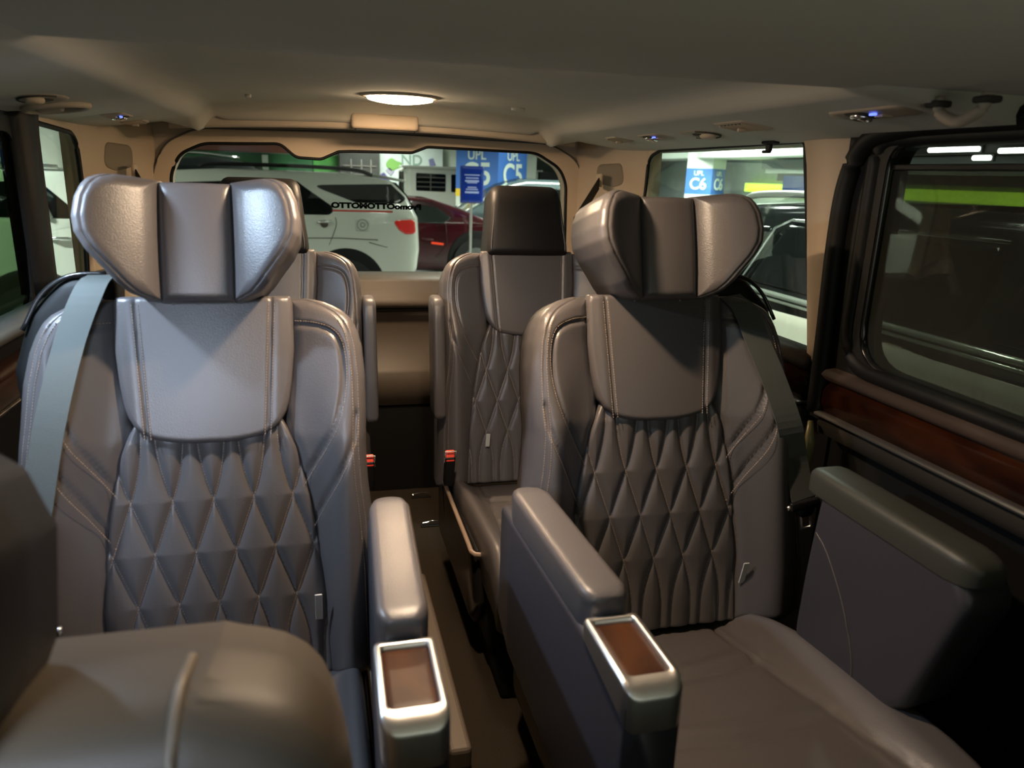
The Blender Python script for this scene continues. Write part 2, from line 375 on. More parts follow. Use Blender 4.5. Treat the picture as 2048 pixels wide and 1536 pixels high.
# beige pillar between quarter window and sliding door
def pillar(s, y0b, y1b, y0t, y1t, z0, z1, name):
    rings = []
    for t in np.linspace(0, 1, 14):
        z = z0+(z1-z0)*t; fl = .05*max(0, t-.8)**2*25*.6; a = y0b+(y0t-y0b)*t-fl*.3; b = y1b+(y1t-y1b)*t+fl*.6
        rings.append([(s*.93, a, z), (s*.90, a, z), (s*.882, a+.012, z), (s*.874, (a+b)/2, z), (s*.882, b-.012, z), (s*.90, b, z), (s*.93, b, z)])
    V, F = loft(rings); struct(newobj(name, V, F, BEIGE))
pillar(1, 1.42, 1.505, 1.44, 1.625, .725, 1.245, 'trim_3')
pillar(-1, 2.02, 2.145, 2.01, 2.150, .80, 1.24, 'trim_4')
bpy.data.objects['trim_4'].data.materials[0] = PLAST
# rear quarter corners (D pillars), beige, curving round to the tailgate, with a dark speaker recess
ARC = smooth_curve([(.90, 2.535), (.893, 2.60), (.872, 2.70), (.838, 2.80), (.795, 2.88), (.770, 2.925)], 5)
def corner(s, name):
    arc = [(s*.915, 2.53)]+[(s*a, b) for a, b in ARC]+[(s*.78, 3.0), (s*.95, 3.0), (s*.95, 2.53)]
    V, F = loft([[(x, y, z) for x, y in arc] for z in (FZ, .6, .8, 1.0, 1.15, 1.22, 1.295)]); return struct(newobj(name, V, F, BEIGE))
def on_arc(t, w_):
    k = min(len(ARC)-2, max(0, int(t))); f = t-k; p = ARC[k]*(1-f)+ARC[k+1]*f; d = ARC[k+1]-ARC[k]; d = d/np.linalg.norm(d); return p[0]-d[1]*w_, p[1]+d[0]*w_
for s, nm in ((1, 'trim_5'), (-1, 'trim_6')):
    o = corner(s, nm)
    out = round_poly([(-.085, -.028), (-.02, -.042), (.075, -.030), (.080, .040), (-.06, .046)], .03)
    def fm(a, b, w_, s=s):
        x, y = on_arc(13.0+a*48, w_); return (s*x, y, 1.130+b)
    V, F = pad(out, lambda a, b: .0035+0*a, .003, .02, fm, nr=6)
    newobj('speaker_recess', V, F, mat('taupe_recess', (.22, .18, .13), rough=.8), o)
# tailgate with its beige surround and rear window
hr = round_poly([(-.70, .72), (.74, .715), (.728, 1.09), (.70, 1.15), (.60, 1.205), (.175, 1.209), (.118, 1.186), (-.105, 1.182), (-.150, 1.179), (-.212, 1.150), (-.300, 1.153), (-.352, 1.198), (-.61, 1.188), (-.69, 1.150), (-.726, 1.075)],
                [.05, .05, .12, .1, .12, .05, .05, .01, .03, .05, .05, .05, .12, .08, .12], 5)
V, F = holed((-.86, .86, .60, 1.275), hr, 'y', 2.93, 2.99); struct(newobj('wall_rear', V, F, BEIGE_S, smooth=False))
WR = bpy.data.objects['wall_rear']
def ring(name, outer, hole, y0, y1, m, parent):
    from mathutils.geometry import tessellate_polygon
    O = [(float(p[0]), float(p[1])) for p in outer]; H = [(float(p[0]), float(p[1])) for p in hole]; tr = tessellate_polygon([[Vector((p[0], p[1], 0)) for p in O], [Vector((p[0], p[1], 0)) for p in H]])
    P = O+H; n = len(P); V = [(p[0], y0, p[1]) for p in P]+[(p[0], y1, p[1]) for p in P]; F = [tuple(t) for t in tr]+[tuple(n+i for i in t) for t in tr]
    for lo, hi in ((0, len(O)), (len(O), n)):
        for i in range(lo, hi): j = i+1 if i+1 < hi else lo; F.append((i, j, n+j, n+i))
    return newobj(name, V, F, m, parent, smooth=False)
ho = round_poly([(-.775, .60), (.80, .60), (.805, 1.10), (.765, 1.185), (.66, 1.240), (.0, 1.250), (-.63, 1.238), (-.735, 1.185), (-.785, 1.08)], [.05, .05, .2, .12, .2, .1, .2, .12, .2], 6)
ring('window_surround', ho, hr, 2.912, 2.94, mat('light_beige_trim', (.56, .44, .31), rough=.6, bump=.25, bscale=350), WR)
V, F = tube([(p[0], 2.914, p[1]) for p in ho], .0035, 6, closed=True); newobj('surround_gap', V, F, mat('dark_seam', (.10, .088, .078)), WR)
V, F = tube([(p[0], 2.915, p[1]) for p in hr], .006, 6, closed=True); newobj('window_seal', V, F, PLAST, WR)
V, F = prism(hr, 'y', 2.975, 2.978); g = struct(newobj('window_5', V, F, glass_mat('rear_glass', (.84, .85, .81), .006), smooth=False))
DEC = mat('black_decal', (.001, .001, .001), rough=1, spec=0); DECR = mat('dark_red_decal', (.10, .008, .010), rough=.5)
text_mesh('decal_text', 'PromoOTTOMOTTO', .027, DEC, g, (-.010, 2.972, .9775), (math.pi/2, 0, 0), .0005, flipx=True, sx=1.36, bold=.0017)
boxo('decal_stripe', (-.063, 2.972, .9665), (.226, .001, .0075), DECR, g, bev=0)
# tailgate lower panel: ledge, step, recess
V, F = loft([[(x, y, z) for y, z in ((2.99, .735), (2.93, .728), (2.90, .720), (2.892, .708), (2.888, .665), (2.872, .648), (2.862, .632), (2.866, .615), (2.90, .603), (2.925, .57), (2.925, .415), (2.87, .362), (2.862, .350), (2.862, .22), (2.93, .20), (2.93, FZ), (2.99, FZ))] for x in (-.85, 0, .85)])
struct(newobj('wall_rear', V, F, mat('taupe_panel', (.080, .064, .050), rough=.55, bump=.25, bscale=350)))
struct(boxo('wall_rear', (0, 2.90, .03), (1.5, .06, .36), PLAST, bev=0))
boxo('tailgate_groove', (0, 2.905, .598), (1.6, .03, .006), PLAST, bpy.data.objects['wall_rear.001'], bev=.001)
# seat-belt slot covers on D pillars
for s, nm, lb in ((1, 'rear_seat_belt', 'dark webbing of the rear belt crossing the beige pillar right of the rear window'), (-1, 'rear_seat_belt', 'dark webbing of the rear belt at the beige pillar left of the rear window')):
    a = Vector((s*.80, 2.74, 1.10 if s > 0 else 1.075)); b = Vector((s*.60, 2.42, .97))
    if s < 0: b = Vector((-.66, 2.40, .93))
    d = (b-a).normalized(); n = d.cross(Vector((0, 0, 1))).normalized(); u = n.cross(d)
    V, F = loft([[p+u*.022+n*.0012, p-u*.022+n*.0012, p-u*.022-n*.0012, p+u*.022-n*.0012] for p in (a, b)])
    t = thing(nm, lb, 'seat belt', a)
    o = newobj('webbing', [v-a for v in V], F, mat('dark_webbing', (.02, .018, .016), rough=.8), t, smooth=False)
    boxo('belt_anchor', (s*.004, .01, .012), (.012, .05, .05), BEIGE, t, bev=.005)
# sliding door wood band, chrome strips, padded sill (right)
def band(name, s, y0, y1, prof, m, parent=None, kind=True):
    V, F = loft([[(s*x, y, z) for x, z in prof] for y in (y0, (y0+y1)/2, y1)]); o = newobj(name, V, F, m, parent)
    if kind and not parent: struct(o)
    return o
for (y0, y1) in ((-.3, 1.40), (1.47, 2.7)):
    dz = 0. if y0 < 1 else .004
    pr_ = D1 if y0 < 1 else None; k = dict(parent=pr_) if pr_ else {}
    band('sill' if pr_ else 'trim_7', 1, y0, y1, [(.93, .735+dz), (.885, .735+dz), (.862, .725+dz), (.855, .712+dz), (.865, .700+dz), (.93, .697+dz)], mat('brown_soft_trim', (.055, .038, .03), rough=.45), pr_)
    band('wood_band' if pr_ else 'trim_8', 1, y0, y1, [(.93, .698+dz), (.872, .698+dz), (.862, .68+dz), (.860, .65+dz), (.868, .624+dz), (.93, .622+dz)], WOODD, pr_)
    band('chrome_strip' if pr_ else 'trim_9', 1, y0, y1, [(.90, .627+dz), (.860, .6275+dz), (.851, .6235+dz), (.851, .619+dz), (.858, .615+dz), (.90, .615+dz)], CHROME, pr_)
    band('grey_band' if pr_ else 'trim_10', 1, y0, y1, [(.93, .612+dz), (.872, .612+dz), (.864, .60+dz), (.868, .575+dz), (.93, .565+dz)], mat('grey_soft_trim', (.028, .025, .022), rough=.9, spec=.1), pr_)
band('trim_11', -1, -.3, 2.7, [(.93, .70), (.872, .70), (.862, .68), (.868, .624), (.93, .622)], WOODD)
band('trim_12', -1, -.3, 2.7, [(.90, .624), (.862, .6245), (.856, .6205), (.862, .6165), (.90, .616)], CHROMEB)
# small pull handle edge on the B pillar side, yellowish reflection piece
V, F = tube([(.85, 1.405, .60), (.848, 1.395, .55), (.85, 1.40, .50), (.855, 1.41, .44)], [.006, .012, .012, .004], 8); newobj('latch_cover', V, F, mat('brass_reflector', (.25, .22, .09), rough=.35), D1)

# ================================================================== CEILING FITTINGS
def panel_z(x): return 1.260-.14*(abs(x)-.6)
def fitting_frame(s, x, y, sc_=1.):
    a = math.atan(.14)
    def fm(u, v, w_):  # u along +y , v outward (x), w downwards
        return (s*v, u, -.14*v-w_)
    return fm
def vent(s, x, y, label, L=.11, Wd=.075):
    z = panel_z(x); t = thing('roof_air_vent', label, 'air vent', (s*x, y, z), 0, 'air vents in the beige roof side panels'); fm = fitting_frame(s, x, y)
    out = round_poly([(-L/2, -Wd/2), (L/2, -Wd/2), (L/2, Wd/2), (-L/2, Wd/2)], .012)
    V, F = pad(out, lambda a, b: .004+0*a, .003, .02, fm, nr=4); newobj('frame', V, F, BEIGE_S, t)
    V, F = pad(out*.82, lambda a, b: .0046+0*a, .001, .02, fm, nr=3); newobj('recess', V, F, mat('dark_recess', (.035, .03, .022), rough=.8), t)
    mb = MB()
    for k in range(7):
        u = -L*.36+k*L*.12
        mb.add([fm(u-.003, -Wd*.36, .004), fm(u+.002, -Wd*.36, .007), fm(u+.002, Wd*.36, .007), fm(u-.003, Wd*.36, .004), fm(u-.003, -Wd*.36, .002), fm(u+.002, -Wd*.36, .005), fm(u+.002, Wd*.36, .005), fm(u-.003, Wd*.36, .002)],
               [(0, 1, 2, 3), (4, 5, 6, 7), (0, 1, 5, 4), (2, 3, 7, 6), (1, 2, 6, 5), (0, 3, 7, 4)])
    mb.obj('slats', BEIGE, t, False)
    V, F = box(fm(0, 0, .010), (.02, .008, .008), .002); newobj('tab', V, F, BEIGE, t)
vent(1, .721, 2.374, 'small rectangular vent in right roof panel, nearest the rear window', .10, .07)
vent(1, .705, 1.60, 'larger slatted rectangular vent above the right quarter window', .13, .085)
vent(-1, .764, 2.63, 'small rectangular vent in left roof panel behind the blue-lit lamp', .10, .07)
def reading(s, x, y, label, sgn=1, sz=1.):
    z = panel_z(x); t = thing('reading_lamp', label, 'lamp', (s*x, y, z), 0, 'reading lamps in the beige roof side panels'); fm = fitting_frame(s, x, y)
    out = round_poly([(-.085*sz, -.032), (.06*sz, -.03), (.085*sz, .0), (.06*sz, .03), (-.085*sz, .032)], .02)
    V, F = pad(out, lambda a, b: .003+0*a, .004, .02, fm, nr=4); newobj('bezel', V, F, BEIGE_S, t)
    o2 = round_poly([(-.03, -.024), (.03, -.024), (.03, .024), (-.03, .024)], .02)
    V, F = pad(o2+np.array([.018*sgn, 0]), lambda a, b: .0045+0*a, .002, .02, fm, nr=4); newobj('well', V, F, mat('dark_recess', (.035, .03, .022)), t)
    V, F = tube([fm(.018*sgn+.014*math.cos(a), .016*math.sin(a), .007) for a in np.linspace(0, 2*math.pi, 16, endpoint=False)], .0045, 8, closed=True); newobj('chrome_ring', V, F, CHROMEB, t)
    V, F = pad(round_poly([(-.010, -.013), (.010, -.013), (.010, .013), (-.010, .013)], .006)+np.array([.018*sgn, 0]), lambda a, b: .011-30*(a-.018*sgn)**2-20*b*b, .003, .01, fm, nr=5); newobj('lens', V, F, CHROME, t)
    V, F = box(fm(-.028*sgn, -.014, .0065), (.006, .014, .004), .001); newobj('blue_led', V, F, LED, t)
    V, F = box(fm(-.028*sgn, .008, .005), (.024, .02, .005), .002); newobj('switch', V, F, BEIGE, t)
reading(1, .728, 2.12, 'small blue-lit reading lamp between two vents above the right rear corner')
reading(1, .705, 1.185, 'large blue-lit reading lamp above the sliding door, beside the grab handle', sz=1.25)
reading(-1, .752, 2.36, 'blue-lit reading lamp in the left roof panel', sgn=1)
reading(-1, .80, 1.225, 'reading lamp in the left roof panel above the left captain seat, switched on')
def grab(s, x, y0, y1, label):
    z = panel_z(x); t = thing('grab_handle', label, 'handle', (s*x, (y0+y1)/2, z)); L = (y1-y0)/2
    pts = [(0, -L, .01), (0, -L+.006, -.012), (0, -L+.03, -.024), (0, 0, -.027), (0, L-.03, -.024), (0, L-.006, -.012), (0, L, .01)]
    V, F = tube(smooth_curve(pts, 4), .0085, 10); newobj('grip', V, F, BEIGE_S, t)
    for q in (-L, L): 
        V, F = box((0, q, 0), (.028, .03, .010), .004); newobj('end_mount', V, F, mat('dark_recess', (.035, .03, .022)), t)
grab(1, .695, .93, 1.02, 'beige folding grab handle at far right above the sliding door')
def oval_fit(s, x, y, label):
    z = panel_z(x); t = thing('coat_hook_recess', label, 'coat hook', (s*x, y, z)); fm = fitting_frame(s, x, y)
    th = np.linspace(0, 2*np.pi, 28, endpoint=False); o = np.stack([.085*np.cos(th), .045*np.sin(th)], 1)
    V, F = pad(o, lambda a, b: .003+0*a, .004, .02, fm, nr=4); newobj('bezel', V, F, BEIGE_S, t)
    V, F = tube([fm(.078*math.cos(a), .040*math.sin(a), .003) for a in np.linspace(.6, 4.2, 22)], .0025, 6); newobj('groove', V, F, mat('dark_recess', (.035, .03, .022)), t)
    V, F = pad(o*np.array([.3, .42]), lambda a, b: .0055+0*a, .002, .02, fm, nr=4); newobj('well', V, F, mat('dark_recess', (.035, .03, .022)), t)
    V, F = pad(o*np.array([.42, .35])+np.array([-.03, .006]), lambda a, b: .014-4*(a+.03)**2, .006, .012, fm, nr=5); newobj('hook', V, F, BEIGE, t)
oval_fit(1, .742, 1.865, 'oval beige hook recess above the right quarter window')
oval_fit(-1, .765, 1.80, 'oval beige hook recess in the left roof panel, nearer the camera')
# large round vent at left
def round_vent(s, x, y, label):
    z = panel_z(x); t = thing('round_air_vent', label, 'air vent', (s*x, y, z)); fm = fitting_frame(s, x, y)
    th = np.linspace(0, 2*np.pi, 32, endpoint=False); c = np.stack([np.cos(th), np.sin(th)], 1)
    V, F = tube([fm(.072*a, .062*b, .004) for a, b in c], .008, 8, closed=True); newobj('rim', V, F, BEIGE_S, t)
    V, F = pad(c*np.array([.065, .055]), lambda a, b: .001+0*a, .001, .02, fm, nr=4); newobj('recess', V, F, mat('dark_recess', (.035, .03, .022)), t)
    V, F = pad(c*np.array([.036, .028])+np.array([-.012, .01]), lambda a, b: .014-6*a*a, .006, .012, fm, nr=5); newobj('nozzle', V, F, BEIGE_S, t)
round_vent(-1, .79, 1.97, 'round swivelling vent in the left roof panel before the blue-lit lamp')
# belt hook on top of right quarter window
t = thing('hanging_hook', 'small black hook above the right quarter window', 'hook', (.868, 1.735, 1.222))
boxo('base', (0, 0, -.002), (.02, .055, .008), PLAST, t); boxo('stem', (0, .004, -.014), (.012, .018, .02), PLAST, t); boxo('tip', (-.002, .010, -.024), (.012, .03, .008), PLAST, t)
# dome lamp, push pins, centre vent housing
t = thing('dome_lamp', 'glowing warm oval dome lamp in the roof before the rear window', 'lamp', (.012, 2.32, 1.3295))
th = np.linspace(0, 2*np.pi, 40, endpoint=False)
V, F = pad(np.stack([.12*np.cos(th), .10*np.sin(th)], 1), lambda a, b: .006+0*a, .005, .01, lambda a, b, w_: (a, b, -w_), nr=5); newobj('bezel', V, F, BEIGE_S, t)
V, F = pad(np.stack([.098*np.cos(th), .070*np.sin(th)], 1), lambda a, b: .020-.8*a*a, .007, .016, lambda a, b, w_: (a, b, -w_), nr=6); newobj('lens', V, F, LAMP, t)
t = thing('front_dome_lamp', 'warm lamp recessed behind the lip of the lower front roof panel', 'lamp', (-.02, 1.20, 1.3295))
V, F = pad(np.stack([.090*np.cos(th), .040*np.sin(th)], 1), lambda a, b: .006+0*a, .005, .01, lambda a, b, w_: (a, b, -w_), nr=5); newobj('bezel', V, F, BEIGE_S, t)
V, F = pad(np.stack([.075*np.cos(th), .030*np.sin(th)], 1), lambda a, b: .017-.8*a*a, .006, .014, lambda a, b, w_: (a, b, -w_), nr=6); newobj('lens', V, F, LAMP, t)
for x, y, lb in ((-.385, 2.20, 'tiny pale round plug in the headliner left of the dome lamp'), (.338, 2.13, 'small pale oblong cap in the headliner right of the dome lamp')):
    th2 = np.linspace(0, 2*np.pi, 16, endpoint=False); sx = .009 if x < 0 else .022
    V, F = pad(np.stack([sx*np.cos(th2), .008*np.sin(th2)], 1), lambda a, b: .006+0*a, .004, .006, lambda a, b, w_: (a, b, -w_), nr=4)
    o = newobj('headliner_cap', V, F, mat('pale_plastic', (.55, .52, .45), rough=.5)); o.location = (x*1.07, y*1.08, 1.310); tag(o, lb, 'cap')
o = thing('rear_roof_housing', 'beige rectangular box housing on the rear roof edge under the dome lamp', 'housing', (-.003, 2.70, 1.275))
V, F = box((0, -.03, 0), (.222, .05, .050), .012); newobj('cover', V, F, BEIGE, o); boxo('slot', (0, -.032, -.028), (.20, .03, .010), PLAST, o)

# ================================================================== SEATS
HV = -.72
def base_y(v):
    if v >= -.2: return .27*v
    d = v+.2; return -.054+.27*d*math.exp(d*0)*0+(.27*d if d > -.04 else -.0108+.10*(d+.04))
def sb(u, v, w_):   # seat-back coordinates -> seat local (origin: floor under the shoulder line)
    return (u, base_y(v)-.965*w_, 1.03+.965*v+.22*w_)
def lin(pts):
    xs = [p[0] for p in pts][::-1]; ys = [p[1] for p in pts][::-1]
    return lambda v: float(np.interp(v, xs, ys))
YO = lin([(.014, .143), (0, .148), (-.08, .148), (-.14, .142), (-.175, .136), (-.195, .130), (-.212, .120), (-.226, .104), (-.234, .088), (-.240, .06), (-.243, .03)])
def yoke_bottom_v(u): return -.243+.03*(abs(u)/.12)**4
QO = lin([(-.20, .118), (-.225, .132), (-.26, .146), (-.30, .156), (-.36, .168), (-.43, .178), (-.50, .186), (-.56, .192), (HV, .200)])
BO = lin([(.010, .175), (.004, .20), (-.006, .222), (-.016, .238), (-.030, .251), (-.05, .261), (-.08, .268), (-.13, .272), (-.2, .272), (-.26, .269), (-.33, .272), (-.40, .279), (-.5, .285), (HV, .288)])
BO2 = lin([(.010, .175), (.004, .20), (-.006, .222), (-.016, .238), (-.030, .251), (-.05, .262), (-.08, .273), (-.13, .284), (-.2, .292), (-.26, .300), (-.33, .314), (-.40, .332), (-.5, .356), (-.6, .372), (HV, .378)])
def BI(v): 
    a = YO(v) if v > -.205 else 0; b = QO(v) if v < -.20 else 0
    return max(.128, a-.006 if v > -.205 else b-.006)
P_ = .068
def g_stitch(v):
    v1, vt = -.350, -.215; sl = .034/.100
    if v > v1:
        t = min(1, (v1-v)/(v1-vt)); t = max(0, t); h = t*t*t*0; # hermite from row1 to the channel top
        p0, p1 = 0., -.023; m0 = -sl*(vt-v1); a = 2*t**3-3*t**2+1; b = t**3-2*t**2+t; c = -2*t**3+3*t**2
        return .068+a*p0+b*m0+c*p1
    v2 = v1-.100*2.15
    if v > v2: return .068+sl*(v1-v)
    t = min(1, (v2-v)/.10); x2 = .068+sl*(v1-v2); return x2+ (t-.5*t*t)*.10*sl
def quilt_d(u, v):
    g = g_stitch(v); e = 1e-3; s = (g_stitch(v+e)-g_stitch(v-e))/(2*e); c = 1/math.sqrt(1+s*s)
    a = (u-g) % P_; a = min(a, P_-a); b = (u+g) % P_; b = min(b, P_-b); return min(a, b)*c
def Wq(U, Vv):
    out = np.empty(len(U))
    for i in range(len(U)):
        d = quilt_d(U[i], Vv[i]); out[i] = .0090*(1-math.exp(-(d/.0080)))
    return out-.002-.012*np.clip((np.abs(U))/.19, 0, 1)**2*0+.012*np.clip((-.2-Vv)/.25, 0, 1)
YPAN = smooth_curve([(.150, -.036), (.185, -.040), (.214, -.052), (.228, -.075), (.233, -.12), (.228, -.17), (.212, -.225), (.185, -.275), (.150, -.335)], 5)
YP2 = smooth_curve([(.252, -.20), (.245, -.25), (.225, -.30), (.195, -.36), (.165, -.42), (.150, -.45)], 5)
def Wb(U, Vv, BO=BO):
    U = np.abs(U); S = np.clip((-.10-Vv)/.22, 0, 1); S = S*S*(3-2*S)
    cr = .236+np.array([BO(v)-globals()['BO'](v) for v in Vv])*.5; w_ = .004+.058*np.exp(-((U-cr)/(.042+(cr-.236)*.5))**2)*S+.036*np.clip((U-.145)/.10,0,1)*(1-S)+.006*np.exp(-((U-.19)/.05)**2)
    P = np.stack([U, Vv], 1)
    w_ -= .0075*np.exp(-(line_dist(P, YPAN)/.0038)**2)+.0075*np.exp(-(line_dist(P, YP2)/.0038)**2)
    bo = np.array([BO(v) for v in Vv]); w_ -= .0028*np.exp(-((bo-U-.020)/.0022)**2)
    inner = line_dist(P, YPAN); w_ += .003*np.exp(-(inner/.03)**2)
    return w_
YST = lin([(.02, .112), (0, .112), (-.24, .098)])
def Wy(U, Vv):
    U = np.abs(U); st = np.interp(Vv, [-.24, .02], [.098, .112]); w_ = .019-.25*U**2
    w_ -= .004*np.exp(-((U-st)/.0022)**2)
    w_ += .003*np.exp(-((U-st-.014)/.012)**2)
    return w_
HK = .935
HH = lin([(a_, b_*HK) for a_, b_ in [(.203, .120), (.2, .140), (.192, .158), (.18, .168), (.16, .177), (.13, .182), (.105, .179), (.08, .165), (.05, .140), (.03, .124), (.015, .108), (.005, .085), (.001, .070)]])
def seat_back(root):
    bk = newobj('backrest', *gridpad(lambda v: -BO(v)+.008, lambda v: BO(v)-.008, .006, HV, 60, 16, lambda U, Vv: -.028+0*U, .02, .085, sb), PLAST, root)
    newobj('quilted_panel', *gridpad(lambda v: -QO(v), lambda v: QO(v), -.205, HV, 190, 170, Wq, .008, .03, sb, uni=True), LEATHER, bk)
    newobj('shoulder_panel', *gridpad(lambda v: -YO(v), lambda v: YO(v), .014, -.243, 60, 90, Wy, .010, .035, sb), LEATHER, bk)
    for s in (-1, 1):
        Bs = BO2 if s > 0 else BO
        V, F = gridpad(lambda v: BI(v), lambda v: Bs(v), .010, HV, 110, 54, lambda U, Vv: Wb(U, Vv, Bs), .024, .085, lambda u, v, w_: sb(s*u, v, w_))
        newobj('bolster', V, F, LEATHER, bk)
    mb = MB(); cs = []
    for k in range(-5, 6):
        for sg in (-1, 1):
            c = []
            for v in np.arange(-.235, HV+.01, -.004):
                u = sg*g_stitch(v)+k*P_
                if abs(u) < QO(v)-.006: c.append(sb(u, v, float(Wq(np.array([u]), np.array([v]))[0])+.0004))
                else:
                    if len(c) > 2: cs.append(c)
                    c = []
            if len(c) > 2: cs.append(c)
    dashes(cs, mb, r=.00055); cs = []
    for s in (-1, 1):
        for pl, off in ((YPAN, .0055), (YP2, .005)):
            pp = []
            for i in range(len(pl)):
                a = pl[max(0, i-1)]; b = pl[min(len(pl)-1, i+1)]; t = (b-a)/np.linalg.norm(b-a); n = np.array([-t[1], t[0]]); q = pl[i]+n*off
                pp.append(sb(s*q[0], q[1], float(Wb(np.array([q[0]]), np.array([q[1]]))[0])+.0003))
            cs.append(pp)
        Bs = BO2 if s > 0 else BO
        for off in (.015, .025): cs.append([sb(s*(Bs(v)-off), v, float(Wb(np.array([Bs(v)-off]), np.array([v]), Bs)[0])-float(rollf(np.array([off*.85]), .024)[0])+.0008) for v in np.arange(-.03, HV+.02, -.006)])
        for off in (-.005, .005): cs.append([sb(s*(YST(v)+off), v, float(Wy(np.array([YST(v)+off]), np.array([v]))[0])+.0003) for v in np.arange(0, -.235, -.006)])
    dashes(cs, mb, r=.00045)
    mb.obj('stitching', THREAD, bk, False)
    return bk
def winged_headrest(root):
    def sb(u, v, w_, f=globals()['sb']): return f(u, v, w_+.025)
    h = newobj('headrest', *gridpad(lambda v: -HH(v)+.012, lambda v: HH(v)-.012, .196, .010, 30, 14, lambda U, Vv: .045+0*U, .02, .085, sb), LEATHER_D, root)
    newobj('centre_cushion', *gridpad(lambda v: -.059, lambda v: .059, .200, .000, 40, 24, lambda U, Vv: .062-1.5*U**2+.004*np.sin((Vv)/.2*math.pi), .016, .04, sb), LEATHER, h)
    def Ww(U, Vv):
        x = np.abs(U)-.056; w_ = .062+.95*x-2.6*x*x
        bo = np.array([HH(v) for v in Vv]); w_ = w_-.0025*np.exp(-((bo-np.abs(U)-.016)/.0022)**2); return w_
    for s in (-1, 1):
        hw = newobj('headrest_wing', *gridpad(lambda v: .054, HH, .203, .001, 70, 44, Ww, .026, .155, lambda u, v, w_: sb(s*u, v, w_)), LEATHER, h)
    for s in (-1, 1):
        V, F = tube([sb(s*.05, -.03, -.02), sb(s*.05, .06, .0)], .007, 10); newobj('post', V, F, CHROME, h)
    return h
def plain_headrest(root):
    hw = lin([(.215, .085), (.21, .098), (.195, .108), (.16, .113), (.1, .119), (.03, .128), (.008, .128), (.0, .122)])
    V, F = gridpad(lambda v: -hw(v), hw, .215, .0, 40, 30, lambda U, Vv: .045-.8*U**2-.02*np.clip((Vv-.15)/.06, 0, 1)**2, .022, .10, sb)
    h = newobj('headrest', V, F, mat('shade_black_leather', (.010, .009, .009), rough=.5, spec=.3, bump=.3, bscale=420), root)  # near-black painted in for a front face the lamp behind leaves unlit
    for s in (-1, 1):
        pts = [sb(s*(hw(v)-.012), v, .032-.02*np.clip((v-.15)/.06, 0, 1)**2) for v in np.arange(.012, .20, .008)]; V, F = tube(pts, .0018, 6); newobj('piping', V, F, LEATHER, h)
    for s in (-1, 1):
        V, F = tube([sb(s*.05, -.03, -.02), sb(s*.05, .06, .0)], .007, 10); newobj('post', V, F, CHROME, h)
    return h
def cushion(root):
    # local coords: x, y (negative = forward); top surface height from floor
    yb, yf = -.07, -.76
    def top(U, Y):
        t = np.clip((yb-Y)/(yb-yf), 0, 1); z = .315+.085*np.sin(t*1.4)-.05*np.clip((t-.86)/.14, 0, 1)**2; return z
    def Wc(U, Y):
        a = np.abs(U); S = np.clip((a-.165)/.085, 0, 1); S = S*S*(3-2*S); t = np.clip((yb-Y)/(yb-yf), 0, 1)
        w_ = top(U, Y)+.050*S*np.clip(1.15-t*.5, 0, 1)-.07*np.clip((a-.28)/.06, 0, 1)**2
        P = np.stack([a, Y], 1); w_ -= .008*np.exp(-(line_dist(P, [(.150, -.07), (.155, -.25), (.185, -.50), (.215, -.72)])/.004)**2)
        for yy in (-.28, -.48): w_ += (.007*np.exp(-((Y-yy-.15*a)/.022)**2)-.010*np.exp(-((Y-yy+.022-.15*a)/.010)**2))*np.clip((.19-a)/.05, 0, 1)
        return w_
    cw = lin([(yb, .20), (-.12, .235), (-.2, .262), (-.35, .295), (-.50, .315), (-.62, .320), (-.70, .305), (-.74, .27), (yf, .22)])
    V, F = gridpad(lambda y: -min(cw(y), .250), cw, yb, yf, 70, 80, Wc, .035, .13, lambda u, y, w_: (u, y, w_))
    c = newobj('seat_cushion', V, F, LEATHER, root)
    for s in (1,):
        V, F = tube([(s*(cw(y)-.010), y, float(Wc(np.array([cw(y)-.01]), np.array([y]))[0])-.0155) for y in np.arange(-.10, -.66, -.02)], .0022, 6); newobj('piping', V, F, mat('light_piping', (.30, .26, .22), rough=.5), c)
    b = newobj('seat_base', *box((0, -.33, .17), (.46, .56, .22), .03), PLAST, root)
    for s in (-1, 1):
        V, F = box((s*.19, -.30, .03), (.05, .80, .06), .01); newobj('floor_rail', V, F, PLAST, root)
    return c
def base_cover(root, s=-1):
    # glossy side shield of the seat base with its lit edge painted as a bright rim
    out = round_poly([(-.02, .47), (-.02, .34), (-.56, .34), (-.58, .20), (-.54, .12), (.02, .12), (.06, .47)], .03)
    V, F = pad(out, lambda a, b: .0+0*a, .01, .035, lambda a, b, w_: (s*(.262+w_), a, b), nr=5, cen=(-.1, .22)); newobj('side_shield', V, F, PLASTG, root)
    V, F = tube([(s*.270, y, z) for y, z in smooth_curve([(-.03, .46), (-.06, .38), (-.16, .356), (-.35, .350), (-.50, .348), (-.56, .345)], 6)]+[(s*.262, -.575, .343), (s*.235, -.582, .343), (s*.16, -.583, .343)], .0065, 8); newobj('shield_lit_edge', V, F, mat('lit_edge_tan', (.30, .22, .17), rough=.3), root)
def buckle(root, s, y=-.23, x=.272, z=.484):
    b = boxo('belt_buckle', (s*x, y, z-.05), (.030, .026, .10), PLAST, root, bev=.006, rx=math.radians(12))
    boxo('release_button', (s*x, y-.010, z-.002), (.026, .016, .034), REDP, b, bev=.004, rx=math.radians(-20))
    V, F = tube([(s*x+dx, y-.018-dz_*.36, z+dz_) for dx, dz_ in ((-.015, -.020), (.015, -.020), (.015, .016), (-.015, .016))], .002, 6, closed=True); newobj('button_rim', V, F, LABEL, b)
